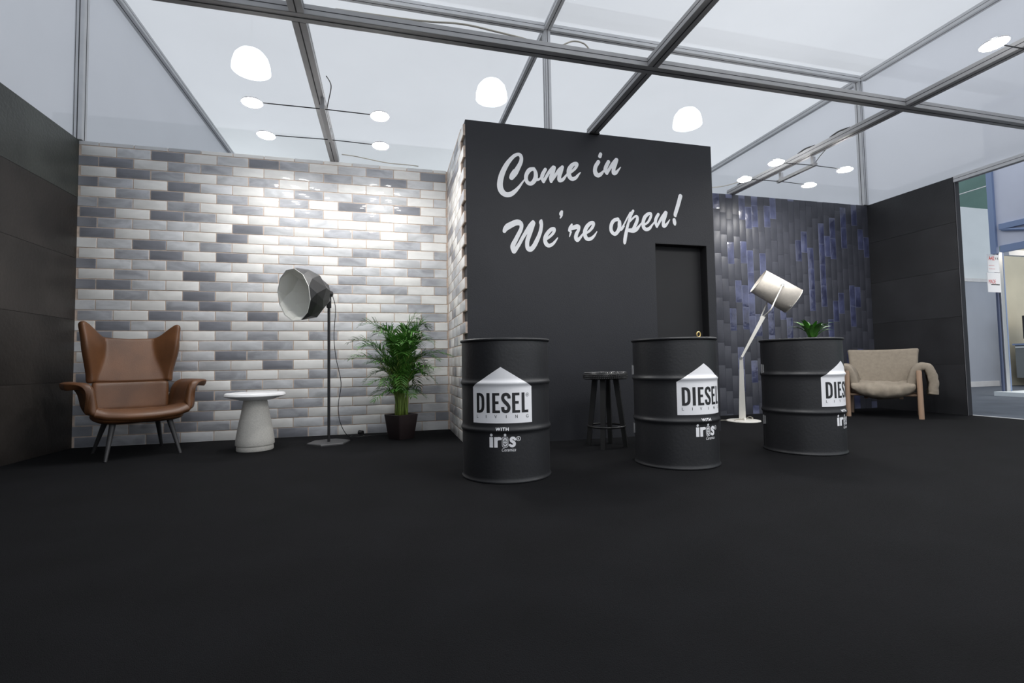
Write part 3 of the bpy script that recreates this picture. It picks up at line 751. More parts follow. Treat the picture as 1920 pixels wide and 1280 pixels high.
# ================= drums =================
RB = .279
def drum_r(z):
    r = RB+.0095*math.exp(-((z-.588)/.0135)**2)+.0095*math.exp(-((z-.310)/.0135)**2)
    if z > .80: r -= .002*(z-.80)/.05
    return r
def drum_profile():
    P = [(0, .004), (.27, .004), (.2795, .0), (.2845, .002), (.286, .008), (.284, .013), (RB+.001, .018)]
    z = .03
    while z < .84: P.append((drum_r(z), z)); z += .006 if (abs(z-.588) < .045 or abs(z-.31) < .045) else .03
    P += [(drum_r(.838), .838), (drum_r(.846), .846), (.272, .848)]
    return P
def poly_rect(bm, x0, x1, z0, z1):
    bm.faces.new([bm.verts.new(p) for p in ((x0, 0, z0), (x1, 0, z0), (x1, 0, z1), (x0, 0, z1))])
def fl(x, y, d): return (x, d, y)
def font_bm(body, x0, x1, z0, z1, bold=0.0, shear=0.0, spacing=1.0, justify=True):
    cu = bpy.data.curves.new('lettering', 'FONT'); cu.body = body; cu.offset = bold; cu.shear = shear; cu.space_character = spacing; cu.resolution_u = 3
    o = bpy.data.objects.new('lettering_tmp', cu); COL.objects.link(o); dg = bpy.context.evaluated_depsgraph_get()
    me = bpy.data.meshes.new_from_object(o.evaluated_get(dg)); bpy.data.objects.remove(o); bpy.data.curves.remove(cu)
    bm = bmesh.new(); bm.from_mesh(me); bpy.data.meshes.remove(me)
    xs = [v.co.x for v in bm.verts]; ys = [v.co.y for v in bm.verts]; a, b, c, d = min(xs), max(xs), min(ys), max(ys)
    for v in bm.verts: v.co = Vector((x0+(v.co.x-a)/(b-a)*(x1-x0), 0, z0+(v.co.y-c)/(d-c)*(z1-z0)))
    return bm
def merge(a, b):
    me = bpy.data.meshes.new('tmp'); b.to_mesh(me); b.free(); a.from_mesh(me); bpy.data.meshes.remove(me); return a
def bend(bm, th0, off):
    ss = [v.co.x for v in bm.verts]; zz = [v.co.z for v in bm.verts]
    s = min(ss)+.008
    while s < max(ss):
        bmesh.ops.bisect_plane(bm, geom=list(bm.verts)+list(bm.edges)+list(bm.faces), plane_co=(s, 0, 0), plane_no=(1, 0, 0)); s += .012
    z = .54
    for z in [.55+.006*i for i in range(13)]+[.27+.006*i for i in range(14)]:
        if min(zz) < z < max(zz): bmesh.ops.bisect_plane(bm, geom=list(bm.verts)+list(bm.edges)+list(bm.faces), plane_co=(0, 0, z), plane_no=(0, 0, 1))
    for v in bm.verts:
        r = drum_r(v.co.z)+off; a = th0+v.co.x/RB; v.co = Vector((r*math.cos(a), r*math.sin(a), v.co.z))
    return bm
def arc_pts(cx, cz, rx, rz, a0, a1, n, hw): return [(cx+rx*math.cos(math.radians(a0+(a1-a0)*i/n)), cz+rz*math.sin(math.radians(a0+(a1-a0)*i/n)), hw) for i in range(n+1)]
def big_letters():
    bm = bmesh.new(); z0, z1 = .4138, .5317; h = z1-z0; w = .0188; hw = w/2
    # D
    poly_rect(bm, -.158, -.158+w, z0, z1)
    a = (-.158+w*.5); xr = -.104
    path = [(a, z1-hw*.9, hw*.9), (-.134, z1-hw*.9, hw*.9), (-.120, z1-.016, hw), (xr-hw, z1-.034, hw), (xr-hw, z0+.034, hw), (-.120, z0+.016, hw), (-.134, z0+hw*.9, hw*.9), (a, z0+hw*.9, hw*.9)]
    ribbon(bm, path, fl, k=4, cap=False)
    poly_rect(bm, -.0890, -.0686, z0, z1)                              # I
    for x0, x1 in ((-.0527, -.0065), (.0653, .1130)):                  # E E
        poly_rect(bm, x0, x0+w, z0, z1)
        for zc, xe in ((z1-.0078, x1-.003), ((z0+z1)/2+.002, x1-.008), (z0+.0078, x1)): poly_rect(bm, x0+w, xe, zc-.0078, zc+.0078)
    S_ = [(.0475, .4985, hw), (.0465, .512, hw), (.038, .5215, hw), (.027, .5232, hw), (.016, .519, hw), (.0108, .507, hw), (.012, .494, hw), (.022, .480, hw+.001), (.035, .466, hw+.001), (.0445, .452, hw), (.0455, .438, hw), (.040, .426, hw), (.028, .4225, hw), (.016, .4255, hw), (.0105, .437, hw), (.0100, .449, hw)]
    ribbon(bm, S_, fl, k=4, cap=False)
    poly_rect(bm, .1235, .1235+w, z0, z1); poly_rect(bm, .1235+w, .1660, z0, z0+.0156)   # L
    return bm
def registered(bm, cx, cz, r, hw):
    ring = arc_pts(cx, cz, r, r, 0, 360, 20, hw); merge(bm, sdf_mesh([('s', ring, 1)], .0011 if hw > .001 else .0006))
    return merge(bm, font_bm('R', cx-r*.38, cx+r*.42, cz-r*.5, cz+r*.5, bold=.01))
def iris_logo():
    zb, zt = .2125, .2747
    sh = [('s', [(-.0615, .2853, .0082)], 1), ('box', -.0738, -.0518, zb, zt-.002), ('box', -.0448, -.0240, zb, zt-.002),
          ('s', [(-.034, .250, .009), (-.028, .260, .0095), (-.018, .2645, .0095), (-.0085, .2640, .0085)], 4), ('s', [(.0205, .2853, .0078)], 1),
          ('s', [(.0800, .2585, .0070), (.072, .2662, .0075), (.062, .2667, .0078), (.0555, .261, .0080), (.0570, .2515, .0084), (.066, .2445, .0088), (.0745, .2375, .0084), (.074, .2265, .0080), (.066, .2210, .0078), (.056, .2212, .0075), (.0490, .2265, .0072)], 5)]
    ring = []
    for cx, cz, a0 in ((.0285, .259, 0), (.0125, .259, 90), (.0125, .229, 180), (.0285, .229, 270)):
        ring += arc_pts(cx, cz, .0095, .0145, a0, a0+90, 5, .0013)
    ring.append(ring[0]); sh.append(('s', ring, 1))
    sh.append(('s', [(.0205, .256, .0125), (.0205, .232, .0125)], 1))
    bm = sdf_mesh(sh, .0011)
    bm = registered(bm, .1000, .2615, .0125, .0014)
    merge(bm, font_bm('WITH', -.0342, .0417, .3107, .3292, bold=.022, spacing=1.18))
    merge(bm, font_bm('Ceramica', .0002, .0833, .1894, .2092, shear=.35, bold=.004))
    return bm
def iris_flower():
    bm = bmesh.new(); cx, cz = .0205, .2515
    for a in (90, 35, 145, -20, 200): 
        c, s = math.cos(math.radians(a)), math.sin(math.radians(a)); ribbon(bm, [(cx+c*.003, cz+s*.003, .0008), (cx+c*.007, cz+s*.008, .0019), (cx+c*.0105, cz+s*.0115, .0006)], fl, k=2)
    ribbon(bm, [(cx, cz, .0009), (cx, .226, .0009)], fl, k=1); ribbon(bm, [(cx, .227, .001), (cx-.006, .236, .0022), (cx-.0085, .242, .0004)], fl, k=2); ribbon(bm, [(cx, .227, .001), (cx+.006, .236, .0022), (cx+.0085, .242, .0004)], fl, k=2)
    return bm
def drum(label, x, y, th, hinges):
    t = thing('steel_drum', label, 'drum', (x, y, 0), group='matt black drums with white house stickers')
    P = drum_profile()
    obj('body', lathe(bmesh.new(), P, 96), M['drum'], t, smooth='all')
    obj('top_rim', lathe(bmesh.new(), [(.272, .838), (.279, .839), (.2855, .842), (.2885, .847), (.2885, .852), (.285, .857), (.279, .858), (.274, .854), (.271, .844)], 96), M['drum'], t, smooth='all')
    obj('lid', lathe(bmesh.new(), [(0, .842), (.25, .842), (.272, .840), (.274, .834)], 96), M['drum'], t, smooth='all')
    st = bmesh.new(); st.faces.new([st.verts.new((a, 0, b)) for a, b in ((-.1885, .3535), (.1915, .3535), (.1915, .5665), (.0, .6846), (-.1885, .5665))])
    so = obj('sticker', bend(st, th, .0012), M['sticker'], t, smooth='all'); so['label'] = 'white house shaped sticker'
    bm = big_letters(); merge(bm, font_bm('L', -.1592, -.1475, .3833, .4018)); 
    for ch, a, b in (('I', -.0948, -.0915), ('V', -.0403, -.0255), ('I', .0277, .0310), ('N', .0829, .0978), ('G', .1503, .1670)): merge(bm, font_bm(ch, a, b, .3833, .4018))
    bm = registered(bm, .1610, .5185, .0105, .0007)
    obj('lettering', bend(bm, th, .0021), M['print_black'], so, smooth='all')['label'] = 'black block lettering on the sticker'
    lo = obj('logo', bend(iris_logo(), th, .0012), M['sticker'], t, smooth='all'); lo['label'] = 'white lettering and tablet logo under the sticker'
    obj('flower_print', bend(iris_flower(), th, .0022), M['print_black'], lo, smooth='all')
    if hinges:
        for zc in hinges:
            bm = bmesh.new(); r = RB+.002
            for s in (-1, 1):
                box(bm, r-.002, r+.0035, s*.004 if s > 0 else -.026, .026 if s > 0 else -.004, zc-.032, zc+.032, .001)
            tube(bm, [(r+.004, 0, zc-.036), (r+.004, 0, zc+.036)], .0045, 10)
            bmesh.ops.transform(bm, matrix=Matrix.Rotation(2.72, 4, 'Z'), verts=bm.verts); obj('hinge', bm, M['steel'], t)
        bm = newbox(RB-.002, RB+.001, -.0015, .0015, .03, .80); bmesh.ops.transform(bm, matrix=Matrix.Rotation(2.72, 4, 'Z'), verts=bm.verts); obj('door_gap', bm, M['groove'], t)
    return t
drum('black drum in front, its whole white house sticker facing the camera', .744, 3.063, -1.907, None)
drum('middle black drum beside the stool, with a brass key on its top', 1.960, 3.031, -1.425, (.645, .235))
drum('rightmost black drum, with a small green plant on its top', 3.139, 3.118, -1.235, (.630, .232))
# key on the middle drum
t = thing('brass_key', 'small brass key standing in the lid of the middle black drum', 'key', (2.075, 2.90, .842))
bm = bmesh.new(); tube(bm, [(.014*math.cos(a*PI/8), 0, .040+.018*math.sin(a*PI/8)) for a in range(16)], .0045, 8, closed=True); obj('bow', bm, M['brass'], t, smooth='all')
obj('shaft', lathe(bmesh.new(), [(0, 0), (.010, 0), (.010, .012), (.005, .014), (.005, .026), (0, .026)], 16), M['brass'], t, smooth=True)

# plant on the right drum
t = thing('rosette_plant', 'small plant with broad green leaves on top of the rightmost drum', 'plant', (3.27, 3.12, .842))
obj('pot', lathe(bmesh.new(), [(0, 0), (.045, 0), (.052, .026), (.054, .030), (.050, .030), (.048, .024), (0, .023)], 24), M['pot'], t, smooth=True)
rq = random.Random(3)
def leaf_bm(l, w):
    bm = bmesh.new(); n = 7
    rows = []
    for i in range(n+1):
        q = i/n; ww = w*math.sin(PI*min(.97, q**.8*.93+.06)); z = l*(q*.95-.32*q*q*q); y = l*(.18*q+.42*q*q)
        rows.append((bm.verts.new((-ww, y, z+.10*ww)), bm.verts.new((0, y+.004, z-.0)), bm.verts.new((ww, y, z+.10*ww))))
    for a, b in zip(rows, rows[1:]):
        bm.faces.new((a[0], a[1], b[1], b[0])); bm.faces.new((a[1], a[2], b[2], b[1]))
    return bm
LM = [to_mesh('leaf', leaf_bm(l, w), M['leaf2'], 'all') for l, w in ((.215, .017), (.19, .018), (.16, .016))]
for k in range(38):
    tilt = rq.uniform(-.30, .42); link('leaf', LM[k % 3], t, (rq.uniform(-.02, .02), rq.uniform(-.02, .02), .020), (-tilt*0.9, rq.uniform(-.2, .2), k*2.39996))

# ================= bar stool =================
t = thing('bar_stool', 'black wooden stool with studded round seat against the black wall', 'stool', (1.782, 3.77, 0), math.radians(143))
obj('seat', lathe(bmesh.new(), [(0, .618), (.15, .618), (.175, .612), (.183, .60), (.183, .572), (.176, .562), (0, .560)], 48), M['stool'], t, smooth=True)
bm = bmesh.new()
def stud(bm, p, nrm, up, s, h):
    p, nrm, up = Vector(p), Vector(nrm), Vector(up); sd = up.cross(nrm)
    q = [bm.verts.new(p+sd*a*s+up*b*s) for a, b in ((-1, -1), (1, -1), (1, 1), (-1, 1))]; q2 = [bm.verts.new(p+sd*a*s*.45+up*b*s*.45+nrm*h) for a, b in ((-1, -1), (1, -1), (1, 1), (-1, 1))]
    bm.faces.new(q2)
    for i in range(4): bm.faces.new((q[i], q[(i+1) % 4], q2[(i+1) % 4], q2[i]))
for row, z in enumerate((.573, .587, .601)):
    for i in range(72):
        a = 2*PI*i/72; stud(bm, (.182*math.cos(a), .182*math.sin(a), z), (math.cos(a), math.sin(a), 0), (0, 0, 1), .0062, .006)
for k in range(1, 5):
    rr_ = .172-.018*(k-1)
    for i in range(int(2*PI*rr_/.016)):
        a = 2*PI*i/int(2*PI*rr_/.016); stud(bm, (rr_*math.cos(a), rr_*math.sin(a), .616), (0, 0, 1), (math.cos(a), math.sin(a), 0), .006, .006)
o = obj('studs', bm, material('stool_stud', (.045, .045, .047), .25, spec=.7), t); o['kind'] = 'stuff'
for k in range(4):
    a = k*PI/2; c, s = math.cos(a), math.sin(a)
    bm = bmesh.new(); lo = Vector((.157*c, .157*s, 0)); hi = Vector((.088*c, .088*s, .562)); u = Vector((c, s, 0)); v = Vector((-s, c, 0))
    q = [[bm.verts.new(p+u*a_*w+v*b_*w) for a_, b_ in ((-1, -1), (1, -1), (1, 1), (-1, 1))] for p, w in ((lo, .017), (hi, .0215))]
    for i in range(4): bm.faces.new((q[0][i], q[0][(i+1) % 4], q[1][(i+1) % 4], q[1][i]))
    bm.faces.new(q[0]); bm.faces.new(q[1]); obj('leg', bm, M['stool'], t)
obj('foot_ring', tube(bmesh.new(), [(.153*math.cos(2*PI*i/48), .153*math.sin(2*PI*i/48), .172) for i in range(48)], .0085, 10, closed=True), M['stool'], t, smooth='all')

# ================= white articulated floor lamp =================
t = thing('articulated_floor_lamp', 'white jointed floor lamp with tilted cream drum shade before the blue wall', 'floor lamp', (3.99, 4.80, 0))
obj('base', lathe(bmesh.new(), [(0, .012), (.17, .011), (.183, .007), (.185, 0), (0, 0)], 48), M['lamp_white'], t, smooth=True)
CV = Vector((.73, -.68, 0)); DV = Vector((.68, .73, 0))   # across and along the arm plane
def bar4(bm, a, b, wa, wb, th=.012):
    a, b = Vector(a), Vector(b); ax = (b-a).normalized(); s = DV.cross(ax).normalized()
    q = [[bm.verts.new(p+s*i*w+DV*j*th) for i, j in ((-1, -1), (1, -1), (1, 1), (-1, 1))] for p, w in ((a, wa), (b, wb))]
    for i in range(4): bm.faces.new((q[0][i], q[0][(i+1) % 4], q[1][(i+1) % 4], q[1][i]))
    bm.faces.new(q[0]); bm.faces.new(q[1]); return bm
P_el = Vector((-.004, -.01, .725)); P_top = Vector((.235, -.115, 1.205))
obj('lower_arm', bar4(bmesh.new(), (-.012, 0, .01), P_el, .036, .018, .014), M['lamp_white'], t)
obj('upper_arm', bar4(bmesh.new(), P_el, P_top, .011, .022, .012), M['lamp_white'], t)
bm = tube(bmesh.new(), [P_el-DV*.02, P_el+DV*.02], .016, 12); obj('elbow_joint', bm, M['steel'], t, smooth=True)
bm = tube(bmesh.new(), [(-.012, -.04, .012), (-.012, -.04, .03), (-.012, .04, .03), (-.012, .04, .012)], .012, 8); obj('foot_bracket', bm, M['lamp_white'], t)
Cc = Vector((4.47-3.99, 4.75-4.80, 1.51)); AX = Vector((-.71, .39, .57)).normalized()
PV = Vector((.10, -1.0, 0)); PV = (PV-AX*PV.dot(AX)).normalized()
R3 = Matrix((AX.cross(PV).normalized(), PV, AX)).transposed().to_4x4(); R3.translation = Cc
bm = lathe(bmesh.new(), [(.158, -.225), (.150, .225)], 64, None); bmesh.ops.transform(bm, matrix=R3, verts=bm.verts)
sh = obj('lamp_shade', bm, M['shade_cream'], t, smooth='all'); mod_solid(sh, .003, -1)
for z in (-.224, .224):
    bm = tube(bmesh.new(), [((.1575 if z < 0 else .1495)*math.cos(2*PI*i/48), (.1575 if z < 0 else .1495)*math.sin(2*PI*i/48), z) for i in range(48)], .0028, 6, closed=True); bmesh.ops.transform(bm, matrix=R3, verts=bm.verts); obj('rim_wire', bm, M['lamp_white'], sh, smooth='all')
bm = lathe(bmesh.new(), [(0, -.19), (.14, -.19), (.1535, -.19)], 48); bmesh.ops.transform(bm, matrix=R3, verts=bm.verts); obj('diffuser', bm, M['lamp_white'], sh)
bm = tube(bmesh.new(), [(-.135, .085, -.215), (-.155, .1, -.195)], .007, 8); bmesh.ops.transform(bm, matrix=R3, verts=bm.verts); obj('screw', bm, M['steel'], sh)
fp = Cc+PV*.166; bp_ = Cc-PV*.166; mid_ = P_top
for s, q in ((1, fp), (-1, bp_)):
    side = mid_+PV*.135*s+Vector((.03, 0, .03))
    obj('fork_prong', tube(bmesh.new(), catmull([mid_, mid_+PV*.07*s+Vector((.012, 0, .006)), side, side+(q-side)*.3, q], 5), .0075, 8), M['lamp_white'], t, smooth='all')
    bm = tube(bmesh.new(), [q-PV*s*.014, q+PV*s*.006], .019, 16); obj('pivot_knob', bm, M['steel'], t, smooth=True)
wire('cord', [(-.09, .02, .012), (-.14, -.03, .02), (-.10, -.08, .035), (-.03, -.05, .02)], .0035, 'cable_pale', t)
wire('cord', [(.05, .03, .02), (.09, .0, .045), (.08, -.06, .03), (.02, -.03, .02), (-.2, .1, .006), (-.35, .2, .005)], .0035, 'cable_pale', t)

# ================= linen armchair =================
t = thing('linen_armchair', 'low beige linen armchair with rolled arms on round pale wood legs, right corner', 'armchair', (5.857, 4.616, 0), math.atan2(-.8, .6))
# front view: wide backrest, sagging seat
def backf(u, v):
    x = (2*u-1)*(.335+.02*v+.012*(abs(2*v-1)**3)); y = .165+.10*v+.02*(1-(2*u-1)**2)*(1-v); z = .37+.452*v-.012*(1-(2*u-1)**2)*v
    return Vector((x, y, z))
bm = bmesh.new(); grid(bm, 15, 11, backf)
o = obj('backrest', bm, M['linen_plain'], t, smooth='all'); mod_solid(o, .07, 1); mod_subsurf(o, 2)
def seatp(u, v):
    s = 2*u-1; x = s*.305; y = -.30+.50*v
    sag = .075*(1-s*s)*(1-.3*v); z = .435-.0*v-.035*(1-s*s)*0-.02*sag
    z += .012*noise.noise(Vector((x*7, y*7, 2)))
    return Vector((x, y, z))
bm = bmesh.new(); ns = 21; 
def seatloop(u, v):
    """closed puffy cushion: v runs around the section from the back over the top, the front and below"""
    s = 2*u-1; x = s*.314; a = PI*2*v
    cy, hy = -.055, .255; th_ = .095-.030*s*s; cz = .353-.055*(1-s*s)+.01*s*s
    c, sn = math.cos(a), math.sin(a)
    y = cy+hy*math.copysign(abs(c)**.6, c); z = cz+th_*math.copysign(abs(sn)**.75, sn)
    if sn > 0: z += .050*(1-abs(c))*(1-s*s)*.6+.012*(c > .3)
    w = .012*noise.noise(Vector((x*11, y*6, z*14)))+.011*noise.noise(Vector((x*36, y*5, z*9)))
    e = max(0, 1-abs(s)**6)**.5
    return Vector((x, cy+(y-cy)*(.80+.20*e)+w*(-1 if c < 0 else 1), cz+(z-cz)*(.25+.75*e)+w))
grid(bm, 37, 33, seatloop); bmesh.ops.remove_doubles(bm, verts=bm.verts, dist=1e-4)
es = [e for e in bm.edges if e.is_boundary]; bmesh.ops.holes_fill(bm, edges=es)
o = obj('seat_cushion', bm, M['linen'], t, smooth='all'); mod_subsurf(o, 1)
for sx in (-1, 1):
    path = [(.262, .37), (.285, .47), (.315, .555), (.36, .592), (.41, .585), (.445, .535), (.458, .44), (.455, .33), (.45, .27)]
    cp = catmull(path, 4); n = len(cp)
    def armp(u, v, sx=sx):
        i = min(n-1, round(u*(n-1))); x, z = cp[i]; y = -.245+.44*v
        w = .016*noise.noise(Vector((x*22+sx*3, y*7, z*22)))+.010*noise.noise(Vector((x*8, y*34, z*30+sx)))
        return Vector((sx*(x+w), y, z+w))
    bm = bmesh.new(); grid(bm, n, 11, armp)
    o = obj('arm_cushion', bm, M['linen'], t, smooth='all'); mod_solid(o, .088, 0); mod_subsurf(o, 2)
    for fy, h, r in ((-.262, .55, .0265), (.262, .50, .024)):
        obj('leg', tube(bmesh.new(), [(sx*.34, fy, 0), (sx*.338, fy, h*.97), (sx*.338, fy, h)], [r, r*.96, r*.8], 18), M['oak'], t, smooth=True)
    obj('side_rail', tube(bmesh.new(), [(sx*.338, -.262, .515), (sx*.338, .262, .49)], .019, 12), M['oak'], t, smooth=True)
    obj('strap', newbox(sx*.17-.018, sx*.17+.018, -.06, .16, .205, .235, .004), M['oak'], t)
for fy in (-.20, .19):
    obj('cross_rail', tube(bmesh.new(), [(-.335, fy, .262), (.335, fy, .262)], .014, 12), M['oak'], t, smooth=True)

# ================= lettering on the black wall =================
LETTERS = [["AC",[[[1.105,2.39,0.024],[1.138,2.435,0.028],[1.17,2.49,0.023],[1.193,2.537,0.02],[1.2,2.576,0.0185],[1.19,2.603,0.0185],[1.169,2.609,0.0165],[1.137,2.595,0.017],[1.101,2.56,0.019],[1.065,2.512,0.0225],[1.033,2.454,0.025],[1.009,2.393,0.0275],[0.996,2.33,0.029],[0.999,2.282,0.03],[1.019,2.246,0.029],[1.053,2.228,0.0255],[1.095,2.236,0.024],[1.138,2.269,0.019],[1.174,2.309,0.0135],[1.207,2.354,0.009],[1.232,2.387,0.006]],[[1.104,2.388,0.0235],[1.107,2.415,0.018],[1.127,2.458,0.0095]]]],["Ao",[[[1.317,2.488,0.0165],[1.277,2.474,0.0215],[1.248,2.434,0.02],[1.24,2.391,0.0195],[1.253,2.357,0.0195],[1.282,2.346,0.02],[1.311,2.365,0.021],[1.332,2.405,0.0225],[1.334,2.448,0.02],[1.324,2.478,0.0165]],[[1.331,2.395,0.0205],[1.358,2.39,0.013],[1.384,2.41,0.009]]]],["Am",[[[1.428,2.491,0.017],[1.403,2.446,0.0195],[1.393,2.41,0.018],[1.408,2.373,0.0145]],[[1.408,2.373,0.0135],[1.439,2.428,0.0155],[1.473,2.481,0.016],[1.507,2.519,0.017]],[[1.514,2.516,0.019],[1.498,2.461,0.02],[1.479,2.417,0.0185],[1.482,2.382,0.0155]],[[1.482,2.382,0.0125],[1.52,2.435,0.014],[1.558,2.495,0.0145],[1.59,2.526,0.0135]],[[1.596,2.528,0.017],[1.58,2.482,0.02],[1.564,2.439,0.0205],[1.565,2.4,0.0205],[1.597,2.409,0.017],[1.623,2.44,0.012],[1.646,2.47,0.0085]]]],["Ae",[[[1.654,2.467,0.0115],[1.692,2.496,0.013],[1.727,2.531,0.015],[1.744,2.565,0.0165],[1.732,2.576,0.016],[1.697,2.557,0.0205],[1.666,2.515,0.0235],[1.659,2.475,0.0235],[1.668,2.44,0.0235],[1.694,2.423,0.0205],[1.728,2.438,0.0165],[1.755,2.469,0.011],[1.777,2.493,0.0045]]]],["Ai",[[[1.987,2.687,0.0185],[1.979,2.665,0.0195]],[[1.962,2.609,0.0205],[1.933,2.563,0.021],[1.925,2.522,0.022],[1.935,2.491,0.026],[1.958,2.479,0.022],[1.986,2.495,0.018],[2.014,2.526,0.0105],[2.038,2.554,0.0075]]]],["An",[[[2.067,2.619,0.0195],[2.041,2.572,0.021],[2.032,2.535,0.021],[2.047,2.504,0.015]],[[2.047,2.504,0.014],[2.077,2.554,0.0165],[2.114,2.608,0.018],[2.148,2.649,0.017]],[[2.153,2.647,0.0195],[2.137,2.603,0.0215],[2.12,2.557,0.021],[2.119,2.517,0.023],[2.141,2.519,0.0185],[2.167,2.547,0.0115],[2.193,2.578,0.0045]]]],["BW",[[[1.029,1.893,0.0175],[1.039,1.914,0.0235],[1.063,1.938,0.03],[1.092,1.955,0.029],[1.129,1.974,0.0285],[1.16,1.98,0.029],[1.185,1.967,0.0225],[1.188,1.934,0.0185],[1.174,1.898,0.0195],[1.136,1.825,0.0215],[1.104,1.76,0.0235],[1.115,1.715,0.0235]],[[1.124,1.721,0.02],[1.167,1.786,0.0175],[1.199,1.843,0.0175],[1.243,1.912,0.02],[1.275,1.96,0.021],[1.3,1.992,0.018]],[[1.305,1.982,0.019],[1.285,1.929,0.0205],[1.263,1.872,0.0215],[1.244,1.82,0.0215],[1.24,1.774,0.021],[1.25,1.744,0.023],[1.273,1.74,0.0245],[1.303,1.769,0.0225],[1.331,1.819,0.022],[1.353,1.866,0.0195],[1.37,1.913,0.0185],[1.379,1.965,0.0175],[1.376,1.994,0.02],[1.38,2.013,0.0105]]]],["Be",[[[1.424,1.839,0.0115],[1.454,1.861,0.0125],[1.488,1.894,0.014],[1.504,1.926,0.0155],[1.499,1.943,0.0145],[1.472,1.932,0.0185],[1.439,1.899,0.0195],[1.417,1.862,0.02],[1.411,1.828,0.02],[1.423,1.795,0.0215],[1.447,1.781,0.0195],[1.48,1.794,0.0155],[1.508,1.822,0.0115],[1.534,1.857,0.0055]]]],["Ba",[[[1.581,2.106,0.0135],[1.572,2.083,0.0195],[1.577,2.068,0.011],[1.564,2.044,0.006]]]],["Br",[[[1.678,1.992,0.009],[1.661,1.96,0.016],[1.655,1.934,0.0175]],[[1.664,1.953,0.0205],[1.697,1.963,0.0225],[1.731,1.974,0.023],[1.746,1.97,0.0185],[1.741,1.938,0.016],[1.723,1.906,0.0185],[1.715,1.869,0.0205],[1.729,1.847,0.0205],[1.756,1.868,0.014],[1.785,1.904,0.01],[1.807,1.921,0.008]],[[1.666,1.919,0.011],[1.652,1.875,0.005]]]],["Bf",[[[1.819,1.916,0.012],[1.853,1.939,0.013],[1.882,1.972,0.0155],[1.897,2.005,0.0155],[1.892,2.022,0.0145],[1.866,2.014,0.0185],[1.832,1.983,0.0205],[1.809,1.942,0.0205],[1.805,1.905,0.021],[1.817,1.871,0.021],[1.842,1.859,0.0185],[1.874,1.871,0.0165],[1.903,1.899,0.0115],[1.929,1.937,0.0045]]]],["Do",[[[2.148,2.068,0.019],[2.113,2.056,0.019],[2.086,2.026,0.019],[2.074,1.982,0.019],[2.081,1.944,0.0195],[2.112,1.922,0.019],[2.141,1.944,0.019],[2.161,1.982,0.0205],[2.165,2.021,0.0215],[2.165,2.047,0.018]],[[2.163,1.972,0.019],[2.184,1.973,0.014],[2.211,2.004,0.0095]]]],["Dp",[[[2.314,2.16,0.014],[2.286,2.111,0.0155],[2.266,2.056,0.0135],[2.248,2.001,0.0155],[2.233,1.942,0.0185],[2.221,1.888,0.0195],[2.215,1.849,0.0165],[2.213,1.832,0.006]],[[2.184,1.976,0.0105],[2.217,2.029,0.0085],[2.251,2.089,0.0085],[2.285,2.14,0.011]],[[2.276,2.051,0.007],[2.304,2.082,0.01],[2.337,2.108,0.0115],[2.355,2.104,0.015],[2.356,2.076,0.0175],[2.34,2.035,0.019],[2.32,2.0,0.0175],[2.308,1.97,0.0215]],[[2.253,1.966,0.018],[2.274,1.967,0.021],[2.311,1.968,0.025],[2.349,1.985,0.0185],[2.382,2.023,0.0105],[2.402,2.046,0.0085]]]],["De",[[[2.428,2.031,0.0115],[2.464,2.052,0.012],[2.493,2.094,0.0145],[2.506,2.129,0.0145],[2.5,2.147,0.0135],[2.473,2.138,0.0175],[2.439,2.108,0.02],[2.42,2.065,0.0195],[2.416,2.025,0.0195],[2.427,1.997,0.021],[2.451,1.985,0.019],[2.484,1.998,0.017],[2.512,2.03,0.011],[2.541,2.064,0.0075]]]],["Dn",[[[2.585,2.141,0.0165],[2.561,2.103,0.018],[2.551,2.062,0.0175],[2.565,2.018,0.013]],[[2.565,2.018,0.012],[2.59,2.06,0.0145],[2.625,2.116,0.015],[2.665,2.17,0.0135]],[[2.672,2.164,0.017],[2.658,2.123,0.019],[2.64,2.077,0.019],[2.64,2.033,0.021],[2.658,2.034,0.017],[2.684,2.06,0.0115],[2.71,2.097,0.0045]]]],["Dx",[[[2.839,2.341,0.0235],[2.805,2.238,0.0225],[2.774,2.153,0.02],[2.78,2.135,0.0085]],[[2.76,2.097,0.0195],[2.764,2.07,0.0205],[2.767,2.05,0.0115]]]]]
t = thing('wall_lettering', 'white brush script lettering reading Come in We\'re open! on the black wall', 'lettering', (0, Y1, 0))
for n_, (nm, strokes) in enumerate(LETTERS):
    bm = sdf_mesh([('s', [(x_, z_, w_*.92) for x_, z_, w_ in st], 6) for st in strokes], .0032, -.0022-.0007*(n_ % 3))
    obj('letter', bm, M['white_vinyl'], t)

# ================= what is seen beyond the right wall =================
M['part_white'] = material('partition_white', (.62, .67, .70), .8, var=.05, scale=1.2)
M['part_grey'] = material('partition_blue_grey', (.30, .33, .39), .8, var=.05, scale=1.2)
M['hall_green'] = material('hall_green_grey', (.15, .25, .23), .9, var=.12, scale=.5)
M['frame_blue'] = material('frame_blue_grey', (.20, .27, .44), .6)
M['frame_dark'] = material('frame_dark_blue', (.07, .09, .16), .6)
M['fascia_lav'] = material('fascia_lavender', (.58, .61, .72), .8, var=.08, scale=1)
M['cream'] = material('booth_cream', (.70, .64, .49), .8, var=.04, scale=2)
M['cab'] = material('cabinet_grey', (.16, .18, .19), .6)
M['paper'] = material('paper_white', (.80, .81, .84), .7)
M['red'] = material('print_red', (.70, .12, .12), .6)
struct(obj('wall_hall_back', newbox(-14, 34, 24.9, 25.0, -.05, 12), M['hall_green']))
struct(obj('wall_hall_right', newbox(33.0, 33.1, -8, 25, -.05, 12), M['hall_green']))
wp = struct(obj('wall_corridor', newbox(9.0, 14.2, 8.2, 8.26, -.02, 2.44), M['part_grey']))
obj('upper_panel', newbox(9.0, 14.2, 8.2, 8.25, 2.52, 4.20), M['part_white'], wp)
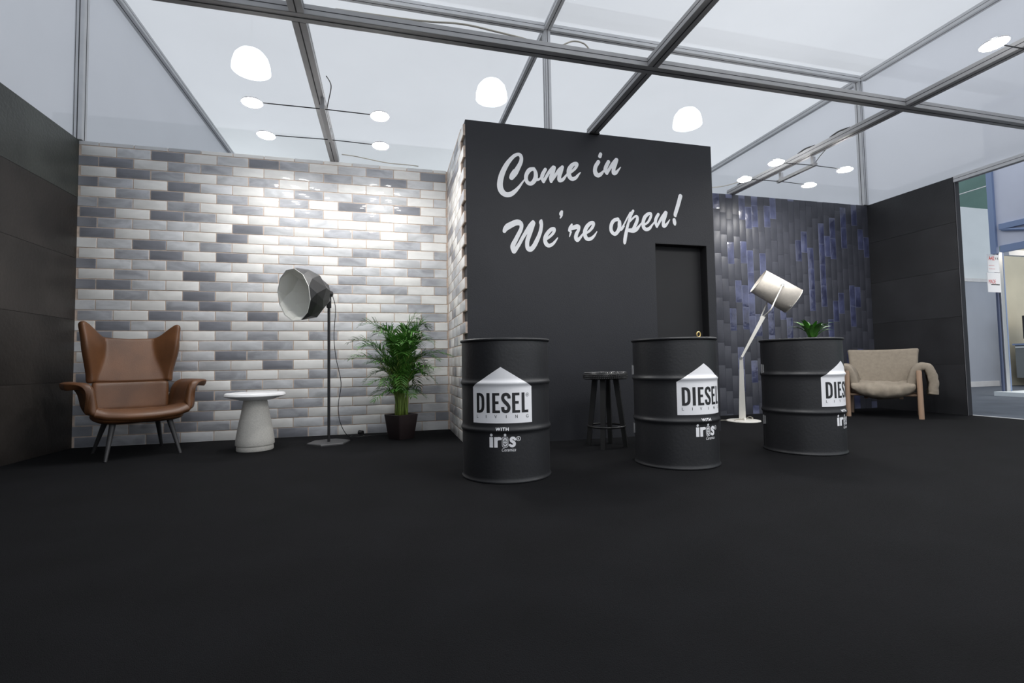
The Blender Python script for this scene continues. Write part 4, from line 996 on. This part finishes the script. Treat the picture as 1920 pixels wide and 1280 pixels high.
obj('rail', newbox(9.0, 14.2, 8.19, 8.27, 2.44, 2.52, .004), M['alu_light'], wp)
struct(obj('trim_4', newbox(9.0, 13.9, 8.18, 8.199, -.004, .12, .004), M['alu_light']))
obj('panel_joint', newbox(11.5, 11.54, 8.195, 8.2, 0, 2.44), M['alu_light'], wp)
t = thing('roof_truss', 'pale diagonal hall truss tube far beyond the corridor partition', 'truss', (0, 0, 0))
obj('chord', tube(bmesh.new(), [(22, 14.6, 7.1), (27, 14.3, 8.6)], .022, 8), M['alu_light'], t, smooth=True)
# neighbouring stand
t = thing('neighbour_stand', 'neighbouring stand with blue grey framed fascia over a cream interior', 'stand', (10.4, 6.1, 0))
obj('platform', newbox(-.06, 6.5, -4.5, .08, -.004, .075, .006), M['part_white'], t)
pb = obj('post', newbox(.175, .265, .02, .09, .075, 2.55, .006), M['steel'], t)
obj('post', newbox(.268, .30, .02, .09, .075, 2.55, .004), M['frame_blue'], t)
obj('post', newbox(.12, .165, .04, .07, .075, 2.55, .006), M['frame_dark'], t)
fa = obj('fascia_panel', newbox(.02, .04, -4.5, -.0, 2.62, 5.2), M['fascia_lav'], t)
for a in ((-.03, .05, -.065, .02, 2.50, 5.2), (-.03, .05, -4.5, -.12, 2.50, 2.62), (-.03, .05, -4.5, -.12, 2.90, 3.0), (-.03, .05, -4.5, -.12, 5.1, 5.2)):
    obj('fascia_bar', newbox(*a, .004), M['frame_blue'], t)
obj('fascia_brace', tube(bmesh.new(), [(-.005, -.15, 2.9), (-.005, -1.5, 2.58)], .025, 6), M['frame_blue'], t)
obj('back_panel', newbox(3.82, 10, 2.04, 2.09, .0, 3.4), M['cream'], t)
obj('ceiling_rail', newbox(.4, 6.0, .0, .08, 2.5, 2.6, .004), M['alu_light'], t)
def sign(label, x0, x1, z0, z1, parts):
    s = thing('paper_sign', label, 'sign', ((x0+x1)/2, 6.10, (z0+z1)/2)); w, h = (x1-x0)/2, (z1-z0)/2
    s.rotation_euler = (0, 0, 0)
    obj('sheet', newbox(-w, w, -.004, .004, -h, h), M['paper'], s)
    for body, a, b, c, d, mt, bold in parts:
        bm = font_bm(body, -w+2*w*a, -w+2*w*b, -h+2*h*c, -h+2*h*d, bold=bold)
        for v in bm.verts: v.co.y = -.006
        obj('print', bm, M[mt], s)
sign('white sheet with red number A42, upper of the two on the stand post', 10.25, 10.53, 2.175, 2.49, [('A42', .08, .60, .68, .90, 'red', .02), ('11', .70, .92, .72, .84, 'print_black', .02), ('------', .08, .55, .37, .39, 'red', 0), ('------', .08, .60, .18, .20, 'red', 0)])
sign('white sheet with pale red word MADE, lower of the two on the stand post', 10.22, 10.54, 1.82, 2.165, [('MADE', .08, .62, .45, .65, 'red', 0), ('------', .26, .9, .37, .42, 'print_black', .02)])
t = thing('reception_cabinet', 'grey cabinet with pale top edge inside the neighbouring stand', 'cabinet', (14.0, 7.36, .075))
obj('carcass', newbox(0, 1.6, 0, .55, .12, .86, .004), M['cab'], t); obj('worktop', newbox(-.03, 1.63, -.03, .58, .86, .90, .004), M['frame_blue'], t); obj('plinth', newbox(.3, 1.5, .06, .5, 0, .12), M['print_black'], t)
obj('handle', newbox(-.012, 0, .25, .54, .80, .835), M['part_white'], t)
t = thing('monitor', 'dark screen standing on the grey cabinet at the right edge', 'monitor', (14.24, 7.63, .975))
obj('screen', newbox(-.42, .42, -.02, .02, .10, .62, .006), M['print_black'], t); obj('stand', newbox(-.04, .04, -.02, .02, .01, .12), M['print_black'], t); obj('foot', newbox(-.14, .14, -.09, .09, 0, .012, .003), M['print_black'], t)
